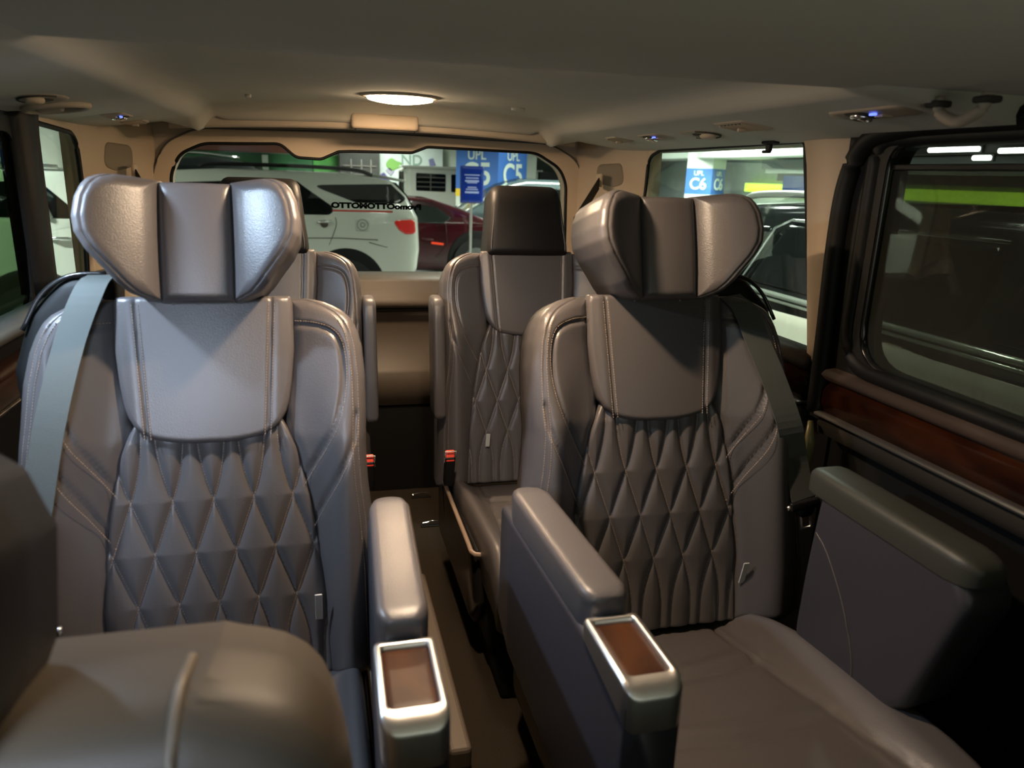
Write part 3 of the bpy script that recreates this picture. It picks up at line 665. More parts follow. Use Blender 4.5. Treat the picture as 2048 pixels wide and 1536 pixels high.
def armrest_console(root):
    # inner armrest (aisle side = -x of the seat built for the right-hand position)
    def cx(y): return -.285-.018*np.clip((y+.60)/.45, 0, 1)
    rings = []
    for y in [-.546, -.543, -.536, -.521, -.42, -.3, -.2, -.17, -.155, -.148]:
        e = 1-((max(0, -.521-y)/.025)**2)*.35; e2 = 1-(max(0, y+.20)/.052)**2*.55; k = min(e, e2); hw = .035*k; zt = .715-.012*(1-k)/.55; zb = .655
        sec = round_poly([(-hw, zb), (hw, zb), (hw, zt), (-hw, zt)], [.004, .004, .014, .014], 5); rings.append([(cx(y)+a, y, b) for a, b in sec])
    arm = newobj('inner_armrest', *loft([[(cx(y)+a, y, b) for a, b in round_poly([(-.037, zb), (.037, zb), (.037, .66), (-.037, .66)], .012, 4)] for y, zb in ((-.700, .46), (-.695, .40), (-.66, .36), (-.5, .35), (-.2, .38), (-.13, .42))]), LEATHER_D, root)
    newobj('armrest_pad', *loft(rings), LEATHER, arm)
    mb = MB(); dashes([[(cx(y)+s*.030, y, .7125) for y in np.arange(-.51, -.19, .01)] for s in (-1,)], mb, r=.0005); mb.obj('pad_stitching', THREAD, arm, False)
    # silver frame + wood lid
    outer = round_poly([(-.040, -.708), (.040, -.708), (.040, -.550), (-.040, -.550)], [.022, .022, .010, .010], 6)
    inner = round_poly([(-.030, -.680), (.030, -.680), (.030, -.562), (-.030, -.562)], [.010, .010, .005, .005], 6)
    def zt(y): return .683-.014*np.clip((-.682-y)/.026, 0, 1)**2
    n = len(outer); c0 = np.array([0, -.63]); V = []; F = []
    off = lambda p, z: (cx(p[1])+p[0], p[1], z)
    R = [[off(p, .655-.035*float(np.clip((-.66-p[1])/.045, 0, 1))) for p in outer], [off(p, zt(p[1])-.006) for p in outer], [off(c0+(p-c0)*.975, zt(p[1])) for p in outer], [off(p+(p-np.array([0, -.62]))*.06, zt(p[1])+.0012) for p in inner], [off(p, zt(p[1])-.001) for p in inner], [off(p, .672) for p in inner]]
    newobj('console_frame', *loft(R, cap=False), CHROME, arm)
    newobj('wood_lid', *pad(inner, lambda a, b: .678+0*a, .002, .012, lambda a, b, w_: (cx(b)+a, b, w_), nr=4, inset=1.), WOOD, arm)
    return arm
def outer_armrest(root):
    out = round_poly([(-.20, .745), (-.16, .757), (-.55, .745), (-.625, .725), (-.635, .66), (-.56, .44), (-.50, .38), (-.12, .40), (-.14, .72)], [.02, .05, .08, .05, .05, .1, .05, .05, .05], 6)
    out = round_poly([(-.635, .69), (-.60, .738), (-.44, .748), (-.34, .752), (-.28, .735), (-.26, .40), (-.46, .36), (-.56, .46)], [.04, .05, .05, .05, .05, .03, .05, .05], 6)
    V, F = pad(out, lambda a, b: .008*np.cos((b-.58)*6)+0*a, .018, .075, lambda a, b, w_: (.250-w_, a, b-.014), nr=26, step=.012, cen=(-.38, .58))
    arm = newobj('outer_armrest', V, F, LEATHER_D, root)
    V, F = tube([(.250-.008*math.cos((b-.58)*6)-.0006, a, b-.014) for a, b in smooth_curve([(-.29, .645), (-.33, .62), (-.39, .55), (-.43, .47), (-.44, .41)], 5)], .0012, 6); newobj('side_seam', V, F, mat('light_piping', (.30, .26, .22), rough=.5), arm).data.materials[0] = mat('dark_seam', (.10, .088, .078))
    rings = []
    for y, k in ((-.632, .40), (-.628, .62), (-.618, .82), (-.602, .94), (-.58, 1), (-.5, 1), (-.42, 1), (-.35, 1), (-.265, 1), (-.248, .93), (-.238, .75), (-.234, .5)):
        hw = .042*k; zt = .730+.035*k; zb = .730-.015*k
        rings.append([(.300+a, y, b) for a, b in round_poly([(-hw, zb), (hw, zb), (hw, zt), (-hw, zt)], [.004, .012, .028*k, .018*k], 5)])
    newobj('armrest_cap', *loft([[(p[0]-.017, p[1], p[2]-.016) for p in r_] for r_ in rings]), mat('olive_leather', (.040, .041, .034), rough=.5, bump=.3, bscale=420), arm)
def belt(root, pts, nrm, width, tongue_at, tdir):
    """strap ribbon along pts; nrm = width direction"""
    P = smooth_curve(pts, 6); rings = []
    W_ = Vector(nrm).normalized()
    for i, p in enumerate(P):
        p = Vector(p); a = Vector(P[max(0, i-1)]); b = Vector(P[min(len(P)-1, i+1)]); t = (b-a).normalized(); sd = (W_-t*W_.dot(t)).normalized(); n = sd.cross(t)
        rings.append([p+sd*width/2+n*.0010, p-sd*width/2+n*.0010, p-sd*width/2-n*.0010, p+sd*width/2-n*.0010])
    b = newobj('seat_belt', *loft(rings), BELT, root, smooth=False)
    c = Vector(tongue_at); d = Vector(tdir).normalized(); sd = (W_-d*W_.dot(d)).normalized(); n = sd.cross(d)
    def tr(V): return [c+sd*v[0]+d*v[1]+n*v[2] for v in V]
    V, F = box((0, .0, 0), (.072, .022, .012), .005); t = newobj('tongue', tr(V), F, PLASTG, b)
    V, F = tube([(-.037, -.004, .004), (-.034, .008, .004)], .006, 8); newobj('tongue_lug', tr(V), F, CHROME, b)
    V, F = tube([(.034, -.008, .004), (.037, .004, .004)], .006, 8); newobj('tongue_lug', tr(V), F, CHROME, b)
    V, F = prism([(-.026, .006), (.026, .006), (.012, .026), (-.012, .026)], 'z', -.004, .004); newobj('tongue_cover', tr(V), F, PLAST, b)
    V, F = tube([(-.011, .022, 0), (.011, .022, 0), (.011, .052, 0), (-.011, .052, 0)], .0034, 6, closed=True); newobj('tongue_plate', tr(V), F, CHROME, b)
    return b
def belt_guide(root):
    pts = round_poly([(.150, .060), (.235, .055), (.292, -.010), (.318, -.11), (.305, -.20), (.20, -.20), (.15, -.05)], [.02, .04, .04, .05, .03, .03, .03], 5)
    V, F = pad(pts, lambda a, b: -.030+0*a, .02, .05, sb, nr=8); g = newobj('belt_guide', V, F, PLAST, root)
    V, F = tube([sb(a, b, -.028) for a, b in smooth_curve([(.165, .058), (.225, .052), (.268, .02), (.298, -.04)], 5)], .004, 8); newobj('guide_bar', V, F, PLASTG, g)
    return g
def tag_label(root, u, v, tall=.055):
    V, F = box((0, 0, 0), (.013, .003, tall), .001, rx=.2); q = sb(u, v, .032)
    newobj('fabric_label', [Vector(q)+p for p in V], F, LABEL, root, smooth=False)

def bw(u, v, add=.006):
    bo = BO2(v); d = max(0., (bo-u)*.9); q = min(u, bo-.004)
    return sb(u, v, float(Wb(np.array([q]), np.array([v]), BO2)[0])-float(rollf(np.array([d]), .024)[0])*.6+add)
# right-hand middle seat (built first), the left one is its mirrored copy with its own belt
R = thing('captain_seat', 'leather captain seat with winged headrest, right of the aisle and beside the sliding door', 'seat', (.43, 1.40, FZ), 0, 'middle-row captain seats')
seat_back(R); winged_headrest(R); cushion(R); base_cover(R, -1); armrest_console(R); outer_armrest(R); belt_guide(R)
L = copy_tree(R); L.location = (-.43, 1.40, FZ); L.scale = (-1, 1, 1); L['label'] = 'leather captain seat with winged headrest, left of the aisle, belt strap down its left side'
tag_label(R, .205, -.60); tag_label(L, -.175, -.575, .06)
belt(R, [sb(.175, .01, .0), sb(.188, -.02, .034), bw(.212, -.09, .010), bw(.238, -.17, .010), bw(.268, -.26, .010), bw(.298, -.34, .016), bw(.318, -.43, .034)], (1, 0, .0), .056, bw(.322, -.443, .038), Vector(sb(.36, -.6, .088))-Vector(sb(.346, -.5, .088)))
belt(L, [sb(.170, .055, -.03), sb(.176, .03, .024), bw(.205, -.06, .010), bw(.235, -.20, .010), bw(.265, -.36, .010), bw(.30, -.485, .014), sb(.285, -.53, .083)], (1, 0, .0), .047, sb(.278, -.56, .082), Vector(sb(.25, -.66, .074))-Vector(sb(.29, -.5, .07)))
# rear row
def fold_armrest(root, s, u=.289):
    rings = []
    for z, k in ((.565, .35), (.570, .7), (.585, 1), (.70, 1), (.85, 1), (.895, 1), (.912, .75), (.918, .4)):
        hw, hd = .018*k**.5, .05*k**.5; cy = -.03+.16*(z-.9)
        rings.append([(s*u+a, cy+b-.04, z) for a, b in round_poly([(-hw, -hd), (hw, -hd), (hw, hd), (-hw, hd)], .012, 4)])
    newobj('folded_armrest', *loft(rings), LEATHER, root)
RR = thing('rear_captain_seat', 'rear leather seat with trapezoid headrest coloured black for shade, right of the aisle', 'seat', (.387, 2.235, FZ), 0, 'rear-row seats')
for ch in R.children:
    if ch.name.split('.')[0] in ('backrest', 'seat_cushion', 'seat_base', 'floor_rail', 'side_shield', 'shield_lit_edge'): copy_tree(ch, RR)
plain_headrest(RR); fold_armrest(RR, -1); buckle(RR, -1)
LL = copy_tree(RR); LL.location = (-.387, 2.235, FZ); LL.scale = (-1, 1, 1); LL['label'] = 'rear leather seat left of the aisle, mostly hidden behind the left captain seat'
tag_label(RR, -.135, -.575, .045)
tag(boxo('floor_rail_cover', (.030, 1.70, FZ+.035), (.052, .76, .06), mat('taupe_trim', (.12, .095, .075)), bev=.012), 'long taupe plastic rail cover on the aisle floor beside the left captain seat', 'rail cover')
for hx, hy, lb in ((.135, 2.78, 'small silver floor hook in the aisle, the one nearer the rear window'), (.140, 2.52, 'small silver floor hook in the aisle, the one nearer the camera')):
    t = thing('floor_hook', lb, 'hook', (hx, hy, FZ)); newobj('loop', *tube([(-.032, -.003, 0), (-.032, 0, .014), (.0, .004, .017), (.032, .006, .014), (.032, .006, 0)], .0035, 6), CHROMEB, t); boxo('base', (0, 0, .002), (.08, .02, .004), PLAST, t, bev=.001)
# front row seat close to the camera
FS = thing('front_passenger_chair', 'front-row seat close to the camera at bottom left, only shoulder and headrest edge showing', 'seat', (-.490, .50, FZ-.140))
FS.rotation_euler = (0, 0, 0)
fo = lin([(.010, .165), (.004, .195), (-.006, .222), (-.018, .240), (-.035, .254), (-.06, .265), (-.10, .270), (-.3, .272), (-.60, .28)])
V, F = gridpad(lambda v: -fo(v), fo, .012, -.60, 60, 60, lambda U, Vv: .040+0*U, .055, .15, sb); FSL = mat('warm_lit_leather', (.075, .059, .040), rough=.5, bump=.3, bscale=420, spec=.35); fb_ = newobj('backrest', V, F, FSL, FS)  # taupe leather tinted brown for the warm lamp light on it
for s_ in (-1, 1):
    V, F = tube([sb(s_*.147, v, w_) for v, w_ in [(q_, .040-float(rollf(np.array([.012-q_]), .055)[0])) for q_ in (-.20, -.05, -.035, -.02, -.010, -.003, .003, .008, .0115)]+[(.012, -.06)]], .0045, 8); newobj('shoulder_piping', V, F, mat('brown_piping', (.16, .13, .095), rough=.5), fb_)
V, F = gridpad(lambda v: -np.interp(v, [-.02, .03, .12, .17, .19], [.062, .080, .082, .062, .035]), lambda v: np.interp(v, [-.02, .03, .12, .17, .19], [.062, .080, .082, .062, .035]), .19, -.02, 30, 26, lambda U, Vv: .07-1.5*U**2, .03, .12, lambda u, v, w_: sb(u-.035, v, w_)); newobj('headrest', V, F, mat('shade_black_leather', (.008, .008, .006), rough=.6, spec=.25), FS)
V, F = box((0, -.30, .25), (.48, .50, .20), .05); newobj('seat_cushion', V, F, LEATHER_D, FS)
# ================================================================== GARAGE
CONC = mat('painted_concrete', (.62, .68, .60), rough=.7, var=.12, vscale=1.5)
CONCF = mat('garage_floor_concrete', (.22, .23, .22), rough=.35, var=.2, vscale=.8)
V, F = box((2, 9, GZ-.05), (44, 46, .1)); struct(newobj('ground', V, F, CONCF, smooth=False))
V, F = box((2, 9, 2.75), (44, 46, .1)); struct(newobj('garage_ceiling', V, F, mat('ceiling_concrete', (.30, .32, .30), rough=.8), smooth=False))
V, F = box((-3, 20.2, 1.0), (16, .3, 3.4)); struct(newobj('wall_far', V, F, CONC, smooth=False))
V, F = box((14, 24.2, 1.0), (22, .3, 3.4)); struct(newobj('wall_far', V, F, CONC, smooth=False))
V, F = box((7.205, 9.0, 1.0), (.3, 26, 3.4)); w7 = newobj('wall_garage_right', V, F, mat('grey_wall_paint', (.30, .33, .32), rough=.7, var=.15), smooth=False); struct(w7)
V, F = box((-9.5, 6, 1.0), (.3, 40, 3.4)); struct(newobj('wall_garage_left', V, F, CONC, smooth=False))
V, F = box((0, -12, 1.0), (40, .3, 3.4)); struct(newobj('wall_garage_front', V, F, CONC, smooth=False))
BLK = mat('black_glass', (.004, .005, .005), rough=.08, spec=.14)
TYRE = mat('tyre_rubber', (.012, .012, .012), rough=.8); RIM = mat('alloy_rim', (.35, .35, .35), rough=.3, metal=1.)
ARCH = mat('arch_black', (.004, .004, .004), rough=.9)
def car(name, label, cat, loc, rz, profile, halfw, belt, paint, windows=(), wheels=(), cen=None, tumble=.45, endtaper=None, roofpaint=None, wr=.36, group=None, pillars=True):
    """profile: (x, z) side outline; near side faces local -y. windows: polygons; wheels: x positions"""
    t = thing(name, label, cat, loc, rz, group)
    pr_ = round_poly(profile, .09, 5); x0 = min(p[0] for p in profile); x1 = max(p[0] for p in profile)
    def Wc(a, b):
        w_ = halfw-tumble*np.clip(b-belt, 0, 9)-.03*np.clip((.55-b)/.3, 0, 1)**2
        e = .45 if endtaper is None else endtaper
        w_ = w_-.16*np.clip((a-(x1-e))/e, 0, 1)**2-.16*np.clip((x0+e-a)/e, 0, 1)**2
        w_ = w_-.010*np.exp(-((b-belt+.05)/.012)**2)
        return w_
    c = cen or ((x0+x1)/2, belt-.1); mb = MB()
    for s in (-1, 1):
        V, F = pad(pr_, Wc, .07, halfw*.75, lambda a, b, w_, s=s: (a, s*w_, b), nr=16, step=.10, cen=c, inset=1.0); mb.add(V, F)
    # closing strip over roof/bonnet between both halves
    O = resample(pr_, .10); n = len(O); V = []
    W0 = Wc(O[:, 0], O[:, 1])-.07
    for s in (-1, 1): V += [(O[i, 0], s*(W0[i]), O[i, 1]) for i in range(n)]
    mb.add(V, [(i, (i+1) % n, n+(i+1) % n, n+i) for i in range(n)])
    mb.obj('body', paint, t)
    for i, (nm, poly, m, off) in enumerate(windows):
        for s in (-1,):
            V, F = pad(round_poly(poly, .03, 4), lambda a, b: Wc(a, b)+off, .003, .03, lambda a, b, w_, s=s: (a, s*w_, b), nr=5, step=.08)
            newobj(nm, V, F, m, t)
    for wx in wheels:
        arch = []
        for k in range(25):
            a = math.pi*k/24; arch.append((wx-(wr+.10)*math.cos(a), wr+.02+(wr+.11)*math.sin(a)))
        arch += [(wx+wr+.10, .16), (wx-wr-.10, .16)]
        V, F = pad(np.array(arch), lambda a, b: Wc(a, np.maximum(b, .5))+.004, .002, .05, lambda a, b, w_: (a, -w_, b), nr=5); newobj('wheel_arch', V, F, ARCH, t)
        wh = newobj('wheel', *disc((wx, -halfw+.02, wr), wr, .10, 'y'), TYRE, t, smooth=False)
        newobj('rim', *disc((wx, -halfw-.035, wr), wr*.62, .02, 'y', n=28, r2=wr*.55), RIM, wh, smooth=False)
        for k in range(5):
            a = k*2*math.pi/5; V, F = box((wx+wr*.3*math.cos(a), -halfw-.05, wr+wr*.3*math.sin(a)), (wr*.55, .02, .05), .008, ry=-a); newobj('spoke', V, F, RIM, wh, smooth=False)
    return t
G_ = -GZ
def zz(p): return [(a, b+G_) for a, b in p]
def zz2(p): return [(a, b, c+G_) for a, b, c in p]
PW = mat('white_car_paint', (.64, .65, .59), rough=.22, coat=.5); PR = mat('dark_red_car_paint', (.045, .002, .006), rough=.2, coat=.8)
PB = mat('black_car_paint', (.006, .007, .007), rough=.12, spec=.25, coat=.15); PG = mat('blue_grey_car_paint', (.06, .085, .09), rough=.2, coat=.8)
# ---- white SUV seen from the side through the rear window
y0 = 9.0
prof = zz([(.93, -.05), (.78, -.16), (.40, -.22), (-.5, -.24), (-3.6, -.24), (-3.75, .1), (-3.6, .48), (-2.7, .56), (-2.1, 1.02), (-1.3, 1.075), (.15, 1.07), (.62, 1.005), (.80, .84), (.945, .58), (.965, .20)])
suv = car('white_suv', 'white SUV with black side windows and red tail lamp, side-on behind the rear window', 'car', (0, y0+.95, GZ), 0, prof, .95, .60+G_, PW,
    [('rear_side_window', zz([(-.300, .930), (.60, .965), (.66, .94), (.79, .775), (.80, .735), (.235, .735), (-.05, .80)][0:1]+[(.62, .965), (.80, .80), (.72, .745), (.215, .745)]), BLK, .004),
     ('door_window', zz([(-1.05, .95), (-.44, .965), (-.36, .905), (-.06, .70), (-.05, .64), (-.10, .605), (-1.15, .60)]), BLK, .004),
     ('door_window', zz([(-1.95, .90), (-1.14, .95), (-1.20, .60), (-2.2, .58)]), BLK, .004)], wheels=[.08, -2.7], cen=(-1.2, .30+G_), tumble=.30)
TAIL = mat('red_tail_lens', (.55, .012, .012), rough=.12, coat=1., emit=(1, .03, .02), estr=.10)
def onside(t, name, poly, m, halfw, off, tum=.30, belt=.60+G_, rnd=.02, nr=4):
    V, F = pad(round_poly(poly, rnd, 4), lambda a, b: halfw+off-tum*np.clip(b-belt, 0, 9)-.16*np.clip((a-.515)/.45, 0, 1)**2, .004, .03, lambda a, b, w_: (a, -w_, b), nr=nr); return newobj(name, V, F, m, t)
onside(suv, 'tail_lamp', zz([(.625, .553), (.86, .565), (.90, .54), (.91, .42), (.88, .395), (.78, .395), (.70, .45)]), TAIL, .95, .012, rnd=.04)
o = onside(suv, 'fuel_flap', zz([(.195, .575), (.36, .575), (.36, .425), (.20, .425)]), PW, .95, .008, rnd=.03)
V, F = tube([(.278+.062*math.cos(a), -.962, .50+G_+.062*math.sin(a)) for a in np.linspace(0, 2*math.pi, 24, endpoint=False)], .006, 6, closed=True); newobj('flap_ring', V, F, mat('grey_line', (.30, .32, .30)), o)
V, F = tube([(.278+.025*math.cos(a), -.962, .50+G_+.025*math.sin(a)) for a in np.linspace(0, 2*math.pi, 16, endpoint=False)], .006, 6, closed=True); newobj('flap_hub', V, F, mat('grey_line', (.3, .3, .3)), o)
V, F = tube(smooth_curve([(-.23, -.95, .515+G_), (-.20, -.985, .53+G_), (-.13, -.99, .53+G_), (-.08, -.95, .535+G_)], 5), .016, 8); h_ = newobj('door_handle', V, F, CHROMEB, suv)
V, F = disc((-.155, -.955, .505+G_), .045, .01, 'y', n=20); newobj('handle_cup', V, F, CHROMEB, h_, smooth=False)
GL = mat('panel_gap', (.10, .11, .10), rough=.8)
def gap(t, pts, r=.004): 
    V, F = tube(pts, r, 6); return newobj('panel_gap', V, F, GL, t)
gap(suv, smooth_curve([(-.03, -.948, .58+G_), (-.02, -.952, .50+G_), (-.06, -.952, .38+G_), (-.11, -.948, .26+G_)], 4)); gap(suv, [(-1.10, -.95, .58+G_), (-1.12, -.952, .2+G_), (-1.10, -.94, -.05+G_)])
gap(suv, [(-1.3, -.952, .33+G_), (.0, -.954, .345+G_), (.45, -.955, .33+G_)], .005); gap(suv, [(.35, -.955, .30+G_), (.55, -.948, .245+G_), (.88, -.84, .30+G_)], .005)
for ry in (-.62,):
    V, F = tube(smooth_curve([(-1.5, ry, 1.09+G_), (-1.3, ry, 1.125+G_), (-.4, ry, 1.13+G_), (.20, ry, 1.11+G_), (.42, ry, 1.055+G_)], 6), .016, 8, flat=1.4); newobj('roof_rail', V, F, PLASTG, suv)
V, F = box((.62, -.02, 1.03+G_), (.40, 1.1, .03), .012, ry=.16); newobj('roof_spoiler', V, F, PW, suv)
V, F = prism(zz([(.70, .98), (.82, .85), (.955, .62), (.94, .60), (.80, .83), (.68, .96)]), 'y', -.62, .62); newobj('rear_glass_edge', V, F, BLK, suv, smooth=False)
# ---- dark red saloon behind it
prof = zz([(3.05, -.30), (3.1, .15), (2.95, .30), (2.55, .36), (2.02, .56), (1.55, .70), (1.0, .73), (.35, .66), (-.5, .30), (-1.3, .2), (-1.4, -.3), (-1.2, -.42), (2.9, -.42)])
redc = car('red_saloon', 'dark red saloon car parked behind the tail of the white SUV', 'car', (0, 12.85, GZ), 0, prof, .82, .34+G_, PR,
    [('rear_door_window', zz([(.85, .36), (1.02, .585), (1.45, .60), (1.62, .575), (1.86, .42), (1.70, .33)]), mat('smoked_window', (.03, .038, .036), rough=.08), .004),
     ('front_door_window', zz([(-.2, .33), (.35, .56), (.90, .585), (.78, .35)]), BLK, .004)], wheels=[-.5, 2.25], cen=(.9, .0+G_), tumble=.42)
gap(redc, [(1.75, -.855, .33+G_), (1.78, -.856, .0+G_), (1.6, -.855, -.2+G_)])
V, F = tube(smooth_curve([(1.36, -.85, .10+G_), (1.45, -.875, .085+G_), (1.55, -.85, .08+G_)], 4), .016, 8); newobj('door_handle', V, F, PR, redc)
V, F = box((1.62, -.846, .02+G_), (.20, .012, .035), .008, ry=.1); newobj('side_reflection', V, F, mat('orange_reflection', (.9, .06, .02), rough=.3, emit=(1, .08, .02), estr=.35), redc)  # orange-red reflection painted as a glowing patch
# ---- white utility van in front of poster wall
prof = zz([(1.66, 1.20), (4.8, 1.20), (5.0, 1.1), (5.0, -.35), (1.66, -.35)])
van = car('white_van', 'small boxy white van with barred dark side windows, in front of the poster wall', 'van', (0, 17.75, GZ), 0, prof, .80, .6+G_, PW,
    [('side_window', zz([(1.90, 1.09), (2.56, 1.08), (2.56, .70), (1.90, .71)]), BLK, .006), ('side_window', zz([(2.68, 1.08), (3.3, 1.08), (3.3, .70), (2.68, .70)]), BLK, .006)], wheels=[2.4, 4.3], cen=(3.0, .4+G_), tumble=.05, endtaper=.1)
mb = MB()
for zb in (.80, .90, 1.0): mb.add(*box((2.23, -.80, zb+G_), (.62, .02, .02)))
for i, c in enumerate((.80, .90, 1.0)):
    V, F = box((2.23, -.815, c+G_), (.62, .02, .018)); newobj('window_bar', V, F, mat('grey_bar', (.12, .11, .10)), van, smooth=False)
V, F = box((2.22, -.815, .90+G_), (.02, .02, .36)); newobj('window_bar', V, F, mat('grey_bar', (.12, .11, .10)), van, smooth=False)
V, F = box((3.2, -.45, 1.215+G_), (3.2, .7, .05), .02); newobj('roof_gutter', V, F, PW, van, smooth=False)
# ---- blue grey car right of the column
prof = zz([(2.20, .30), (2.50, .47), (3.15, .95), (3.6, 1.05), (5.2, 1.05), (5.9, .6), (6.0, -.35), (1.7, -.35), (1.65, .15)])
bc = car('blue_grey_car', 'blue-grey car with sloping windscreen pillar, mostly hidden behind the right rear headrest', 'car', (.0, 14.62, GZ), 0, prof, .85, .42+G_, PG,
    [('front_window', zz([(2.75, .50), (3.22, .83), (3.7, .90), (3.9, .90), (3.9, .47)]), BLK, .004), ('rear_window', zz([(4.0, .47), (4.0, .90), (4.9, .88), (5.2, .5)]), BLK, .004)], wheels=[2.6, 5.1], cen=(4.0, .1+G_), tumble=.4)
V, F = tube([(2.30, -.80, .36+G_), (2.62, -.78, .56+G_), (3.2, -.70, .965+G_)], .022, 8); newobj('windscreen_pillar', V, F, mat('bright_grey_paint', (.30, .36, .34), rough=.2, coat=.5), bc)
# ---- black cars at left behind the white SUV
prof = zz([(-3.25, -.3), (-.75, -.3), (-.7, .6), (-.95, .95), (-1.45, 1.18), (-2.0, 1.25), (-3.1, 1.15), (-3.3, .6)])
bk2 = car('black_suv', 'black SUV with roof highlights, left behind the rear window', 'car', (0, 14.7, GZ), 0, prof, .9, .75+G_, PB, [('side_window', zz([(-3.0, 1.08), (-1.9, 1.10), (-1.3, .8), (-3.0, .78)]), BLK, .004)], wheels=[-1.4, -2.7], cen=(-2.0, .3+G_), tumble=.5)
V, F = tube(smooth_curve([(-3.0, -.5, 1.22+G_), (-2.3, -.5, 1.30+G_), (-1.5, -.5, 1.24+G_)], 4), .02, 8); newobj('roof_rail', V, F, CHROMEB, bk2)
# ---- neighbour on the right: white lower body, black roof and glass
prof = [(-5.0, .30), (-5.05, .95), (-5.0, 1.15), (-4.85, 1.50), (-4.6, 1.60), (-3.6, 1.665), (-1.6, 1.665), (-.3, 1.60), (.5, 1.25), (1.3, 1.10), (1.5, .8), (1.45, .25)]
nb = car('black_topped_suv', 'SUV parked close on the right, black roof and windows over a pale lower door', 'car', (3.15, 0, GZ), -math.pi/2, prof, .95, 1.13, PB,
    [('lower_door_panel', [(-4.8, .42), (-4.8, 1.08), (1.0, 1.08), (1.0, .42)], mat('pearl_white_paint', (.72, .68, .56), rough=.3, coat=.4), .006),
     ('rear_side_window', [(-4.75, 1.20), (-4.02, 1.20), (-3.92, 1.50), (-4.55, 1.50)], BLK, .01),
     ('rear_door_window', [(-3.95, 1.19), (-3.82, 1.52), (-2.35, 1.54), (-2.35, 1.19)], BLK, .01), ('front_door_window', [(-2.25, 1.19), (-2.25, 1.54), (-1.1, 1.54), (-.6, 1.19)], BLK, .01)], wheels=[-4.0, .6], cen=(-1.8, .9), tumble=.42)
for z_, r in ((1.155, .016), (1.125, .010)):
    V, F = tube([(-4.7, -.955, z_), (-2.3, -.96, z_), (-.4, -.955, z_)], r, 8); newobj('chrome_beltline', V, F, mat('pale_chrome', (.45, .47, .40), rough=.2, metal=.6), nb)
V, F = tube([(-3.99, -.935, 1.19), (-3.86, -.83, 1.50), (-3.75, -.80, 1.55), (-2.3, -.85, 1.56)], .010, 8); newobj('window_chrome', V, F, CHROMEB, nb)
V, F = tube(smooth_curve([(-4.5, -.66, 1.62), (-4.35, -.68, 1.67), (-3.8, -.70, 1.69), (-3.2, -.70, 1.665)], 5), .022, 8); newobj('roof_rail', V, F, CHROME, nb)
# ---- white car at the left
prof = zz([(-6.2, -.35), (-1.75, -.35), (-1.65, .2), (-1.75, .66), (-2.0, .92), (-2.25, 1.03), (-4.2, 1.04), (-4.9, .66), (-6.1, .5)])
wl = car('white_car', 'white car parked side-on beyond the left rear side window, left of the white SUV', 'car', (0, 7.85, GZ), 0, prof, .85, .62+G_, PW,
    [('rear_window', zz([(-3.3, .645), (-3.25, .925), (-2.42, .925), (-2.10, .645)]), BLK, .006), ('front_window', zz([(-4.6, .645), (-4.1, .925), (-3.4, .925), (-3.4, .645)]), BLK, .006)], wheels=[-2.55, -5.1], cen=(-3.6, .3+G_), tumble=.3, endtaper=.2)
V, F = tube(zz2([(-2.40, -.84, .475), (-2.34, -.875, .485), (-2.24, -.875, .485), (-2.18, -.84, .475)]), .014, 8); newobj('door_handle', V, F, CHROMEB, wl)
V, F = tube(zz2([(-4.2, -.70, 1.06), (-3.2, -.72, 1.08), (-2.3, -.70, 1.05)]), .02, 8); newobj('roof_rail', V, F, CHROME, wl)
V, F = tube(zz2([(-2.50, -.80, .93), (-2.36, -.845, .64)]), .03, 6); newobj('window_pillar', V, F, PW, wl)
prof = zz([(-8.2, -.3), (-3.45, -.3), (-3.35, .8), (-3.40, 1.70), (-3.8, 1.80), (-7.8, 1.80), (-8.3, .8)])
pv = car('white_panel_van', 'tall plain white panel van far behind the left rear side window', 'van', (0, 12.35, GZ), 0, prof, .80, 1.9, PW, [('side_trim_strip', zz([(-8.0, .86), (-3.5, .86), (-3.5, .82), (-8.0, .82)]), mat('grey_line', (.3, .3, .3)), .01)], wheels=[-4.2, -7.4], cen=(-5.8, .7+G_), tumble=.1, endtaper=.2)

